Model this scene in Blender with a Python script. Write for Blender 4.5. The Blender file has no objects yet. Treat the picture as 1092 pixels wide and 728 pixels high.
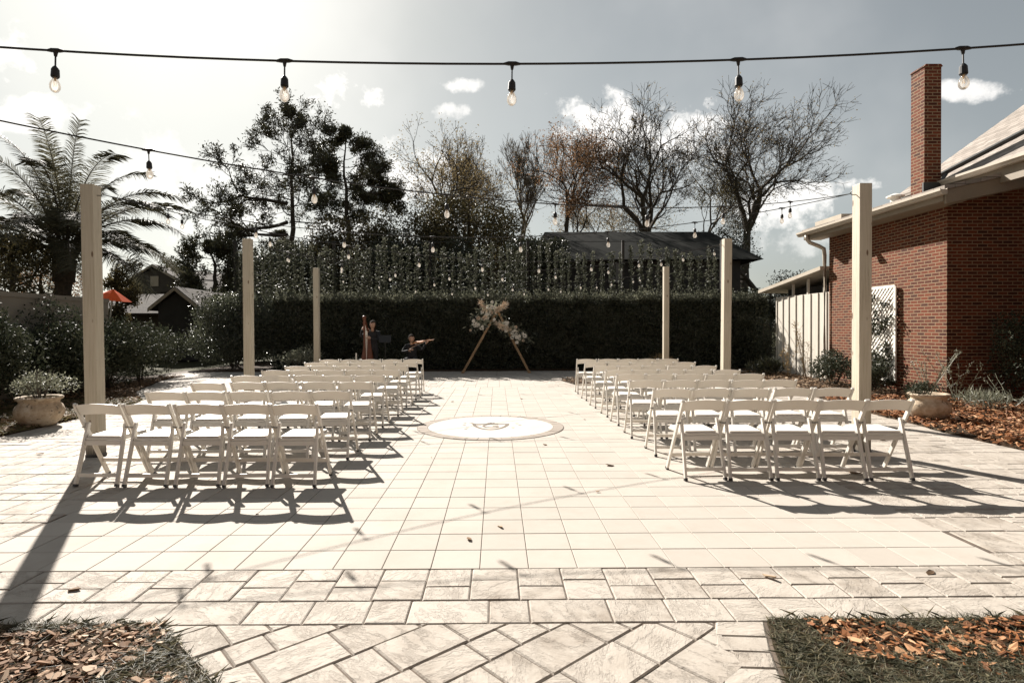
import bpy, bmesh, math, random
import numpy as np
from mathutils import Vector, Matrix
R = math.radians
random.seed(7); rng = np.random.default_rng(7)
sc = bpy.context.scene
COL = sc.collection
# ------------------------------------------------------------------ camera
cam = bpy.data.cameras.new("camera"); cam_o = bpy.data.objects.new("camera", cam); COL.objects.link(cam_o)
cam.sensor_width = 36; cam.lens = 20.44; cam.clip_end = 3000; cam.clip_start = 0.05
cam.shift_x = 0.0101; cam.shift_y = -0.0087
cam_o.location = (0, 0, 1.48)
cam_o.rotation_mode = 'QUATERNION'
q = Matrix.Rotation(-0.008, 4, 'Z') @ Matrix.Rotation(R(90) - 0.0085, 4, 'X') @ Matrix.Rotation(-0.003, 4, 'Z')
cam_o.rotation_quaternion = q.to_quaternion()
sc.camera = cam_o
# ------------------------------------------------------------------ light
SUN_EL, SUN_AZ = 34.0, -30.0          # azimuth measured from +Y, towards +X positive
S_DIR = Vector((math.sin(R(SUN_AZ)) * math.cos(R(SUN_EL)), math.cos(R(SUN_AZ)) * math.cos(R(SUN_EL)), math.sin(R(SUN_EL))))
sun = bpy.data.lights.new("sun", 'SUN'); sun.energy = 5.0; sun.angle = R(0.5); sun.color = (1.0, 0.935, 0.86)
sun_o = bpy.data.objects.new("sun", sun); COL.objects.link(sun_o)
sun_o.rotation_mode = 'QUATERNION'; sun_o.rotation_quaternion = S_DIR.to_track_quat('Z', 'Y')
sun_o.location = (0, 0, 30)
sc.view_settings.view_transform = 'Standard'; sc.view_settings.look = 'None'
sc.view_settings.exposure = 1.38; sc.view_settings.gamma = 1
sc.cycles.max_bounces = 6; sc.cycles.transparent_max_bounces = 12
sc.cycles.use_denoising = True


class NT:
    """small helper for node trees"""
    def __init__(s, tree): s.t = tree; s.n = tree.nodes; s.l = tree.links
    def new(s, kind, **kw):
        n = s.n.new(kind)
        for k, v in kw.items(): setattr(n, k, v)
        return n
    def put(s, sock, v):
        if v is None: return
        if isinstance(v, bpy.types.NodeSocket): s.l.new(v, sock)
        else: sock.default_value = v
    def math(s, op, a, b=None, c=None, clamp=False):
        n = s.new('ShaderNodeMath', operation=op); n.use_clamp = clamp
        for i, v in enumerate((a, b, c)): s.put(n.inputs[i], v)
        return n.outputs[0]
    def mix(s, f, a, b, mode='MIX'):
        n = s.new('ShaderNodeMix', data_type='RGBA', blend_type=mode)
        s.put(n.inputs[0], f); s.put(n.inputs[6], a); s.put(n.inputs[7], b)
        return n.outputs[2]
    def noise(s, vec, scale, detail=4, rough=0.55):
        n = s.new('ShaderNodeTexNoise'); s.put(n.inputs['Vector'], vec)
        n.inputs['Scale'].default_value = scale; n.inputs['Detail'].default_value = detail; n.inputs['Roughness'].default_value = rough
        return n.outputs[0]
    def ramp(s, f, stops):
        n = s.new('ShaderNodeValToRGB'); s.put(n.inputs[0], f)
        e = n.color_ramp.elements
        while len(e) < len(stops): e.new(0.5)
        for el, (p, c) in zip(e, stops):
            el.position = p; el.color = c if len(c) == 4 else (*c, 1)
        return n.outputs[0]
    def smooth(s, v, a, b):
        n = s.new('ShaderNodeMapRange', interpolation_type='SMOOTHSTEP'); s.put(n.inputs[0], v)
        n.inputs[1].default_value = a; n.inputs[2].default_value = b
        return n.outputs[0]

world = bpy.data.worlds.new("World"); sc.world = world; world.use_nodes = True
w = NT(world.node_tree); w.n.clear()
sky = w.new('ShaderNodeTexSky', sky_type='NISHITA'); sky.sun_disc = False
sky.sun_elevation = R(SUN_EL); sky.sun_rotation = R(SUN_AZ + 360)
sky.dust_density = 1.3; sky.air_density = 1.0; sky.ozone_density = 1.0
hsv = w.new('ShaderNodeHueSaturation'); hsv.inputs['Saturation'].default_value = 0.42
w.l.new(sky.outputs[0], hsv.inputs['Color'])
k_ = w.mix(1.0, w.mix(1.0, hsv.outputs[0], (1 / 20, 1 / 20, 1 / 20, 1), 'MULTIPLY'), (1, 1, 1, 1), 'ADD')      # a soft shoulder for the glow round the sun
base = w.mix(1.0, w.mix(1.0, hsv.outputs[0], k_, 'DIVIDE'), (0.87, 0.885, 0.835, 1), 'MULTIPLY')
geo = w.new('ShaderNodeTexCoord'); sep = w.new('ShaderNodeSeparateXYZ'); w.l.new(geo.outputs['Generated'], sep.inputs[0])
X, Y, Z = sep.outputs
# clouds stand at fixed directions of the sky, as (azimuth, elevation) tangents
ysafe = w.math('MAXIMUM', Y, 0.05)
U = w.math('DIVIDE', X, ysafe); V = w.math('DIVIDE', Z, ysafe)
n1 = w.noise(geo.outputs['Generated'], 7.0, 8, 0.62); n2 = w.noise(geo.outputs['Generated'], 26.0, 6, 0.6)
nn = w.math('ADD', w.math('MULTIPLY', w.math('SUBTRACT', n1, 0.52), 6.2), w.math('MULTIPLY', w.math('SUBTRACT', n2, 0.5), 3.4))
clouds = [(-0.85, 0.46, 0.09, 0.05, 1.0), (-0.80, 0.37, 0.12, 0.03, 0.7), (-0.25, 0.40, 0.06, 0.04, 1.0), (-0.07, 0.415, 0.03, 0.013, 0.7),
          (-0.09, 0.37, 0.045, 0.016, 0.6), (0.21, 0.345, 0.12, 0.055, 1.0), (0.33, 0.34, 0.09, 0.05, 1.0), (0.368, 0.385, 0.02, 0.02, 0.8),
          (0.50, 0.205, 0.11, 0.04, 0.8), (0.65, 0.247, 0.05, 0.014, 0.8), (0.81, 0.405, 0.07, 0.017, 0.75), (-0.17, 0.27, 0.14, 0.05, 0.75),
          (0.60, 0.14, 0.2, 0.03, 0.4), (-0.55, 0.24, 0.3, 0.07, 0.4), (-0.40, 0.19, 0.2, 0.05, 0.5)]
dens = None
for (cu, cv, ru, rv, st) in clouds:
    a = w.math('DIVIDE', w.math('SUBTRACT', U, cu), ru); b = w.math('DIVIDE', w.math('SUBTRACT', V, cv), rv)
    r2 = w.math('ADD', w.math('MULTIPLY', a, a), w.math('MULTIPLY', b, b))
    f = w.math('ADD', w.math('SUBTRACT', 1.0, w.math('MULTIPLY', r2, 0.75)), nn)
    f = w.math('MULTIPLY', w.smooth(f, 0.0, 1.1), st)
    f = w.math('MULTIPLY', f, w.smooth(r2, 4.5, 1.2))
    dens = f if dens is None else w.math('MAXIMUM', dens, f)
broad = w.math('MULTIPLY', w.smooth(w.noise(geo.outputs['Generated'], 2.2, 5, 0.5), 0.45, 0.8), 0.28)
dens = w.math('MAXIMUM', dens, broad)
dens = w.math('MULTIPLY', dens, w.math('GREATER_THAN', Y, 0.06))
cloudcol = w.mix(0.8, base, (11.5, 11.1, 10.6, 1))
colr = w.mix(dens, base, cloudcol)
bg = w.new('ShaderNodeBackground'); w.l.new(colr, bg.inputs[0]); bg.inputs[1].default_value = 0.05
out = w.new('ShaderNodeOutputWorld'); w.l.new(bg.outputs[0], out.inputs[0])

# ------------------------------------------------------------------ materials
MATS = {}
def base_mat(name):
    m = bpy.data.materials.new(name); m.use_nodes = True; t = NT(m.node_tree)
    b = t.n['Principled BSDF']
    MATS[name] = m
    return m, t, b
def bump(t, b, h, dist=0.01, strength=0.6):
    n = t.new('ShaderNodeBump'); n.inputs['Distance'].default_value = dist; n.inputs['Strength'].default_value = strength
    t.l.new(h, n.inputs['Height']); t.l.new(n.outputs[0], b.inputs['Normal'])
def plain(name, c, rough=0.5, var=0.12, scale=8, metallic=0.0, bmp=0.0, spec=0.5):
    m, t, b = base_mat(name)
    tc = t.new('ShaderNodeTexCoord')
    f = t.noise(tc.outputs['Object'], scale, 5)
    lo = tuple(x * (1 - var) for x in c); hi = tuple(min(1, x * (1 + var)) for x in c)
    t.l.new(t.ramp(f, [(0.3, lo), (0.7, hi)]), b.inputs['Base Color'])
    b.inputs['Roughness'].default_value = rough; b.inputs['Metallic'].default_value = metallic
    b.inputs['Specular IOR Level'].default_value = spec
    if bmp: bump(t, b, f, bmp)
    return m
def leafy(name, c1, c2, rough=0.45, trans=0.25, spec=0.5, c3=None):
    """leaves: tone differs leaf by leaf and clump by clump"""
    m, t, b = base_mat(name)
    g = t.new('ShaderNodeNewGeometry'); tc = t.new('ShaderNodeTexCoord')
    f = t.math('ADD', t.math('MULTIPLY', g.outputs['Random Per Island'], 0.6), t.math('MULTIPLY', t.noise(tc.outputs['Object'], 0.9, 3), 0.5))
    stops = [(0.15, c1), (0.85, c2)]
    if c3: stops = [(0.1, c1), (0.6, c2), (0.95, c3)]
    col = t.ramp(f, stops)
    t.l.new(col, b.inputs['Base Color']); b.inputs['Roughness'].default_value = rough
    b.inputs['Specular IOR Level'].default_value = spec
    tr = t.new('ShaderNodeBsdfTranslucent'); t.l.new(col, tr.inputs[0])
    mx = t.new('ShaderNodeMixShader'); mx.inputs[0].default_value = trans
    t.l.new(b.outputs[0], mx.inputs[1]); t.l.new(tr.outputs[0], mx.inputs[2])
    t.l.new(mx.outputs[0], t.n['Material Output'].inputs[0])
    return m
m, t, b = base_mat('resin'); b.inputs['Base Color'].default_value = (0.68, 0.65, 0.595, 1); b.inputs['Roughness'].default_value = 0.38
tr = t.new('ShaderNodeBsdfTranslucent'); tr.inputs[0].default_value = (0.75, 0.68, 0.58, 1); mx = t.new('ShaderNodeMixShader'); mx.inputs[0].default_value = 0.16
t.l.new(b.outputs[0], mx.inputs[1]); t.l.new(tr.outputs[0], mx.inputs[2]); t.l.new(mx.outputs[0], t.n['Material Output'].inputs[0])
plain('seat_pad', (0.66, 0.62, 0.56), 0.45, 0.04, 5)
plain('cap', (0.02, 0.02, 0.022), 0.5)
plain('rubber', (0.012, 0.012, 0.012), 0.5)
plain('metal', (0.25, 0.24, 0.22), 0.35, 0.05, 4, 0.9)
plain('gutter', (0.42, 0.37, 0.30), 0.4, 0.08, 3)
plain('gutter_brown', (0.22, 0.18, 0.13), 0.6, 0.1, 3)
plain('flashing', (0.03, 0.03, 0.028), 0.5)
plain('dark_roof', (0.018, 0.019, 0.017), 1.0, 0.25, 2, spec=0.05)
plain('dark_wall', (0.03, 0.026, 0.022), 0.9, 0.3, 2)
plain('window_dark', (0.09, 0.085, 0.075), 0.3)
plain('far_roof', (0.13, 0.10, 0.075), 0.9, 0.25, 3)
plain('far_wall', (0.055, 0.044, 0.033), 0.9, 0.15, 2)
plain('far_trim', (0.34, 0.28, 0.21), 0.7, 0.1, 2)
plain('fence_vinyl', (0.19, 0.165, 0.13), 0.6, 0.08, 2)
plain('umbrella', (0.62, 0.10, 0.03), 0.9, 0.12, 2, spec=0.05)
plain('lattice', (0.78, 0.75, 0.68), 0.6, 0.05, 6)
plain('bark', (0.055, 0.042, 0.03), 0.95, 0.4, 6, bmp=0.03)
plain('bark_pale', (0.16, 0.13, 0.10), 0.95, 0.35, 6, bmp=0.02)
plain('bark_grey', (0.10, 0.085, 0.068), 0.95, 0.35, 6, bmp=0.02)
plain('palm_trunk', (0.06, 0.045, 0.03), 0.95, 0.5, 9, bmp=0.05)
plain('harp_wood', (0.12, 0.035, 0.013), 0.45, 0.25, 6)
plain('arch_wood', (0.30, 0.19, 0.10), 0.65, 0.25, 9)
plain('skin', (0.42, 0.25, 0.17), 0.5, 0.08, 9)
plain('black_cloth', (0.012, 0.012, 0.014), 0.85, 0.3, 6)
plain('hair', (0.03, 0.02, 0.013), 0.9, 0.3, 20, spec=0.1)
plain('violin_wood', (0.38, 0.16, 0.06), 0.3, 0.2, 10)
plain('flower_white', (0.80, 0.76, 0.68), 0.7, 0.06, 20)
plain('flower_blush', (0.62, 0.50, 0.38), 0.7, 0.12, 20)
plain('wire', (0.35, 0.33, 0.30), 0.4, 0.1, 5, 0.6)
leafy('hedge_leaf', (0.012, 0.018, 0.010), (0.11, 0.115, 0.075), 0.40, 0.35, 0.6)
leafy('ivy_leaf', (0.015, 0.02, 0.012), (0.095, 0.10, 0.07), 0.62, 0.25, 0.15, (0.21, 0.21, 0.165))
leafy('sunlit_top_leaf', (0.04, 0.045, 0.03), (0.19, 0.19, 0.135), 0.6, 0.4, 0.2)  # hedge top fringe, its sunlit brightness put into the colour
leafy('shrub_leaf', (0.018, 0.026, 0.014), (0.075, 0.08, 0.05), 0.62, 0.14, 0.15)
leafy('grey_leaf', (0.10, 0.11, 0.075), (0.30, 0.30, 0.22), 0.5, 0.3)
leafy('pine_leaf', (0.022, 0.024, 0.012), (0.08, 0.075, 0.035), 0.5, 0.15)
leafy('olive_leaf', (0.035, 0.03, 0.012), (0.13, 0.105, 0.045), 0.5, 0.3)
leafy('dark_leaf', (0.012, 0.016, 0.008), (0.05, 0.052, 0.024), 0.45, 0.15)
leafy('rust_leaf', (0.10, 0.05, 0.025), (0.26, 0.15, 0.075), 0.6, 0.4)
leafy('buff_leaf', (0.09, 0.065, 0.03), (0.26, 0.20, 0.10), 0.6, 0.4)
leafy('palm_leaf', (0.035, 0.036, 0.022), (0.12, 0.11, 0.07), 0.6, 0.35, 0.15)
leafy('grass_blade', (0.025, 0.03, 0.018), (0.11, 0.11, 0.07), 0.55, 0.3, 0.4, (0.34, 0.29, 0.18))
leafy('dry_grass', (0.05, 0.05, 0.02), (0.20, 0.17, 0.08), 0.6, 0.3, 0.3)
leafy('chip', (0.05, 0.018, 0.008), (0.27, 0.105, 0.035), 0.7, 0.0, 0.25, (0.55, 0.36, 0.21))
leafy('chip_pale', (0.045, 0.025, 0.014), (0.26, 0.15, 0.085), 0.8, 0.0, 0.2, (0.60, 0.49, 0.37))
leafy('leaf_litter', (0.07, 0.045, 0.028), (0.22, 0.14, 0.08), 0.8, 0.1, 0.2, (0.42, 0.32, 0.22))
leafy('dry_stem', (0.16, 0.11, 0.05), (0.34, 0.25, 0.13), 0.7, 0.3)

def stone(name, c, dark, tile=False):
    m, t, b = base_mat(name)
    g = t.new('ShaderNodeNewGeometry'); tc = t.new('ShaderNodeTexCoord')
    P = tc.outputs['Object']
    isl = g.outputs['Random Per Island']
    # each paver shows another piece of the pattern
    off = t.new('ShaderNodeVectorMath', operation='SCALE'); t.l.new(P, off.inputs[0]); off.inputs['Scale'].default_value = 1.0
    com = t.new('ShaderNodeCombineXYZ'); t.put(com.inputs[0], t.math('MULTIPLY', isl, 37.0)); t.put(com.inputs[1], t.math('MULTIPLY', isl, 91.0)); t.put(com.inputs[2], t.math('MULTIPLY', isl, 13.0))
    add = t.new('ShaderNodeVectorMath', operation='ADD'); t.l.new(P, add.inputs[0]); t.l.new(com.outputs[0], add.inputs[1])
    PV = add.outputs[0]
    if tile:
        tone = t.math('MULTIPLY_ADD', isl, 0.10, 0.90)
        f = t.noise(PV, 14, 6, 0.6); st = t.smooth(t.noise(P, 2.2, 6, 0.65), 0.42, 0.75)
        cl = t.mix(t.math('MULTIPLY', f, 0.22), c, dark)
        cl = t.mix(t.math('MULTIPLY', st, 0.22), cl, dark)
        t.l.new(t.mix(1.0, cl, t.ramp(tone, [(0, (0, 0, 0)), (1, (1, 1, 1))]), 'MULTIPLY'), b.inputs['Base Color'])
        bump(t, b, t.noise(P, 90, 3), 0.002, 0.5)
        b.inputs['Roughness'].default_value = 0.85; b.inputs['Specular IOR Level'].default_value = 0.2
        return m
    mp = t.new('ShaderNodeMapping'); vr = t.new('ShaderNodeVectorRotate', rotation_type='Z_AXIS'); t.l.new(PV, vr.inputs['Vector']); t.put(vr.inputs['Angle'], t.math('MULTIPLY', isl, 43.0))
    t.l.new(vr.outputs[0], mp.inputs[0]); mp.inputs['Scale'].default_value = (2.2, 5.0, 2.2)
    cleft = t.noise(mp.outputs[0], 1.6, 9, 0.7)
    n = t.noise(PV, 5, 8, 0.65); fine = t.noise(P, 60, 5, 0.7)
    ridge = t.math('ABSOLUTE', t.math('SUBTRACT', cleft, 0.5))
    crack = t.smooth(ridge, 0.014, 0.0)
    k = t.math('ADD', t.math('MULTIPLY', t.smooth(n, 0.36, 0.85), 0.62), t.math('MULTIPLY', fine, 0.20))
    k = t.math('MULTIPLY', k, t.math('MULTIPLY_ADD', isl, 1.15, 0.25))
    cl = t.mix(t.math('MINIMUM', k, 1.0), c, dark)
    cl = t.mix(t.math('MULTIPLY', crack, t.math('MULTIPLY', t.smooth(n, 0.45, 0.68), 0.5)), cl, tuple(x * 0.35 for x in dark[:3]) + (1,))
    t.l.new(cl, b.inputs['Base Color'])
    h = t.math('ADD', t.math('MULTIPLY', t.smooth(ridge, 0.0, 0.05), 0.16), t.math('ADD', t.math('MULTIPLY', cleft, 0.8), t.math('MULTIPLY', fine, 0.12)))
    bump(t, b, h, 0.018, 0.75)
    b.inputs['Roughness'].default_value = 0.8; b.inputs['Specular IOR Level'].default_value = 0.25
    return m
stone('tile_stone', (0.425, 0.388, 0.342, 1), (0.27, 0.23, 0.18, 1), True)
stone('paver_stone', (0.415, 0.375, 0.325, 1), (0.185, 0.15, 0.115, 1))
stone('medallion_stone', (0.53, 0.485, 0.43, 1), (0.38, 0.33, 0.28, 1), True)
stone('ring_stone', (0.31, 0.27, 0.23, 1), (0.22, 0.175, 0.135, 1), True)
plain('crest_paint', (0.10, 0.075, 0.05), 0.8, 0.3, 12)
plain('crest_grey', (0.26, 0.25, 0.22), 0.8, 0.3, 12)
plain('joint', (0.09, 0.068, 0.05), 0.95, 0.5, 9)

def ground_mat(name, a, b2, c3, sc1, sc2):
    m, t, b = base_mat(name); tc = t.new('ShaderNodeTexCoord')
    f = t.noise(tc.outputs['Object'], sc1, 8, 0.7); f2 = t.noise(tc.outputs['Object'], sc2, 3)
    cl = t.mix(t.smooth(f, 0.35, 0.65), (*a, 1), (*b2, 1)); cl = t.mix(t.smooth(f2, 0.4, 0.65), cl, (*c3, 1))
    t.l.new(cl, b.inputs['Base Color']); b.inputs['Roughness'].default_value = 0.95; b.inputs['Specular IOR Level'].default_value = 0.1
    bump(t, b, f, 0.03, 0.8)
ground_mat('soil', (0.02, 0.013, 0.008), (0.07, 0.04, 0.022), (0.035, 0.026, 0.016), 14, 1.2)
ground_mat('lawn', (0.03, 0.035, 0.016), (0.08, 0.075, 0.035), (0.055, 0.05, 0.03), 9, 0.3)

def brick_mat(name, c1, c2, mortar, bw=0.203, bh=0.0677, ms=0.009, off=0.5, rough=0.85, depth=0.006):
    m, t, b = base_mat(name)
    uv = t.new('ShaderNodeUVMap')
    br = t.new('ShaderNodeTexBrick'); t.l.new(uv.outputs[0], br.inputs['Vector'])
    br.inputs['Color1'].default_value = (0, 0, 0, 1); br.inputs['Color2'].default_value = (1, 1, 1, 1); br.inputs['Mortar'].default_value = (0.5, 0.5, 0.5, 1)
    br.inputs['Scale'].default_value = 1; br.inputs['Mortar Size'].default_value = ms; br.inputs['Mortar Smooth'].default_value = 0.15
    br.inputs['Brick Width'].default_value = bw; br.inputs['Row Height'].default_value = bh; br.offset = off
    n = t.noise(uv.outputs[0], 22, 6, 0.65)
    f = t.math('ADD', t.math('MULTIPLY', br.outputs['Color'], 0.75), t.math('MULTIPLY', n, 0.35))
    cl = t.ramp(f, [(0.1, c1), (0.5, tuple((x + y) / 2 for x, y in zip(c1, c2))), (0.9, c2)])
    mc = t.mix(t.math('MULTIPLY', t.noise(uv.outputs[0], 5, 4), 0.6), (*mortar, 1), tuple(x * 0.55 for x in mortar) + (1,))
    cl = t.mix(br.outputs['Fac'], cl, mc)
    t.l.new(cl, b.inputs['Base Color']); b.inputs['Roughness'].default_value = rough; b.inputs['Specular IOR Level'].default_value = 0.2
    h = t.math('ADD', t.math('SUBTRACT', 1.0, br.outputs['Fac']), t.math('MULTIPLY', n, 0.35))
    bump(t, b, h, depth, 0.9)
brick_mat('brick', (0.036, 0.010, 0.006), (0.14, 0.034, 0.013), (0.26, 0.18, 0.11), ms=0.010)
brick_mat('shingle', (0.21, 0.185, 0.16), (0.34, 0.30, 0.265), (0.11, 0.095, 0.08), 0.30, 0.13, 0.006, 0.37, 0.9, 0.01)
brick_mat('far_shingle', (0.028, 0.021, 0.015), (0.055, 0.041, 0.029), (0.03, 0.022, 0.016), 0.5, 0.2, 0.02, 0.37, 0.9, 0.01)

# painted siding (vertical grain streaks, dirt near the ground)
m, t, b = base_mat('siding'); tc = t.new('ShaderNodeTexCoord')
mp = t.new('ShaderNodeMapping'); t.l.new(tc.outputs['Object'], mp.inputs[0]); mp.inputs['Scale'].default_value = (12, 12, 0.7)
f = t.noise(mp.outputs[0], 2, 5, 0.6)
t.l.new(t.ramp(f, [(0.3, (0.44, 0.40, 0.34)), (0.7, (0.54, 0.50, 0.43))]), b.inputs['Base Color']); b.inputs['Roughness'].default_value = 0.65
# painted timber of the posts: grain, knots, checks
m, t, b = base_mat('post_paint'); tc = t.new('ShaderNodeTexCoord')
mp = t.new('ShaderNodeMapping'); t.l.new(tc.outputs['Object'], mp.inputs[0]); mp.inputs['Scale'].default_value = (26, 26, 1.1)
f = t.noise(mp.outputs[0], 2, 6, 0.6)
vo = t.new('ShaderNodeTexVoronoi'); mp2 = t.new('ShaderNodeMapping'); mp2.inputs['Scale'].default_value = (5.5, 5.5, 1.9); mp2.inputs['Location'].default_value = (0.3, 0.2, 0.1)
t.l.new(tc.outputs['Object'], mp2.inputs[0]); t.l.new(mp2.outputs[0], vo.inputs['Vector']); vo.inputs['Scale'].default_value = 1.3
knot = t.smooth(vo.outputs['Distance'], 0.125, 0.07)
cl = t.ramp(f, [(0.25, (0.33, 0.285, 0.21)), (0.45, (0.44, 0.39, 0.30)), (0.75, (0.51, 0.46, 0.37))])
cl = t.mix(knot, cl, (0.13, 0.08, 0.045, 1))
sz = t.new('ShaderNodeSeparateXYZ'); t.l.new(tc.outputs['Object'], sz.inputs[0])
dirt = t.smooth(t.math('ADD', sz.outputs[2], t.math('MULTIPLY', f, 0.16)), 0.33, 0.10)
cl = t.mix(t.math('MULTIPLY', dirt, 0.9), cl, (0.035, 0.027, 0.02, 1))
t.l.new(cl, b.inputs['Base Color']); b.inputs['Roughness'].default_value = 0.6; bump(t, b, f, 0.005, 0.8)
# weathered planter
m, t, b = base_mat('terracotta'); tc = t.new('ShaderNodeTexCoord')
f = t.noise(tc.outputs['Object'], 5, 8, 0.7); f2 = t.noise(tc.outputs['Object'], 18, 5, 0.6)
cl = t.ramp(f, [(0.3, (0.20, 0.13, 0.075)), (0.5, (0.42, 0.33, 0.23)), (0.7, (0.56, 0.50, 0.40))])
t.l.new(t.mix(t.smooth(f2, 0.55, 0.7), cl, (0.13, 0.10, 0.07, 1)), b.inputs['Base Color']); b.inputs['Roughness'].default_value = 0.85; bump(t, b, f2, 0.006, 0.6)
# bulb glass
m, t, b = base_mat('bulb_glass')
tr = t.new('ShaderNodeBsdfTransparent'); tr.inputs[0].default_value = (0.95, 0.93, 0.9, 1)
gl = t.new('ShaderNodeBsdfGlossy'); gl.inputs['Roughness'].default_value = 0.05
tl = t.new('ShaderNodeBsdfTranslucent'); tl.inputs[0].default_value = (0.9, 0.86, 0.8, 1)
fr = t.new('ShaderNodeFresnel'); fr.inputs[0].default_value = 1.6
mx = t.new('ShaderNodeMixShader'); t.l.new(fr.outputs[0], mx.inputs[0]); t.l.new(tr.outputs[0], mx.inputs[1]); t.l.new(gl.outputs[0], mx.inputs[2])
mx2 = t.new('ShaderNodeMixShader'); mx2.inputs[0].default_value = 0.13; t.l.new(mx.outputs[0], mx2.inputs[1]); t.l.new(tl.outputs[0], mx2.inputs[2])
t.l.new(mx2.outputs[0], t.n['Material Output'].inputs[0])
plain('filament', (0.75, 0.55, 0.3), 0.4)

# ------------------------------------------------------------------ object helpers
def tag(o, label=None, cat=None, group=None, kind=None):
    if label: o['label'] = label
    if cat: o['category'] = cat
    if group: o['group'] = group
    if kind: o['kind'] = kind
    return o
def empty(name, loc=(0, 0, 0), rz=0.0):
    o = bpy.data.objects.new(name, None); COL.objects.link(o); o.location = loc; o.rotation_euler = (0, 0, rz); o.empty_display_size = 0.1
    return o
def kids(o): return [c for c in bpy.data.objects if c.parent == o]
class Proto:
    """remembers a thing, its parts and sub-parts so it can be copied quickly"""
    def __init__(s, root):
        s.root = root; s.tree = [(c, [g for g in kids(c)]) for c in kids(root)]
    def dup(s, loc, rz=0.0, scale=None):
        r = s.root.copy(); COL.objects.link(r); r.location = loc; r.rotation_euler = (0, 0, rz)
        if scale: r.scale = scale
        for c, gs in s.tree:
            k = c.copy(); COL.objects.link(k); k.parent = r
            for g in gs:
                d = g.copy(); COL.objects.link(d); d.parent = k
        return r
def link_mesh(name, me, mat, parent=None, smooth=False):
    o = bpy.data.objects.new(name, me); COL.objects.link(o)
    if mat: me.materials.append(MATS[mat])
    if parent: o.parent = parent
    if smooth: me.polygons.foreach_set('use_smooth', [True] * len(me.polygons))
    return o
def box_uv(me):
    uv = me.uv_layers.new(name='UVMap')
    n = len(me.loops); co = np.zeros(len(me.vertices) * 3, np.float32); me.vertices.foreach_get('co', co); co = co.reshape(-1, 3)
    out = np.zeros((n, 2), np.float32)
    for p in me.polygons:
        nx, ny, nz = (abs(v) for v in p.normal)
        for li in p.loop_indices:
            c = co[me.loops[li].vertex_index]
            if nz > 0.85: out[li] = (c[0], c[1])
            elif nx > ny: out[li] = (c[1], math.hypot(c[2], c[0]) if nz > 0.3 else c[2])
            else: out[li] = (c[0], math.hypot(c[2], c[1]) if nz > 0.3 else c[2])
    uv.data.foreach_set('uv', out.ravel())
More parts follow.
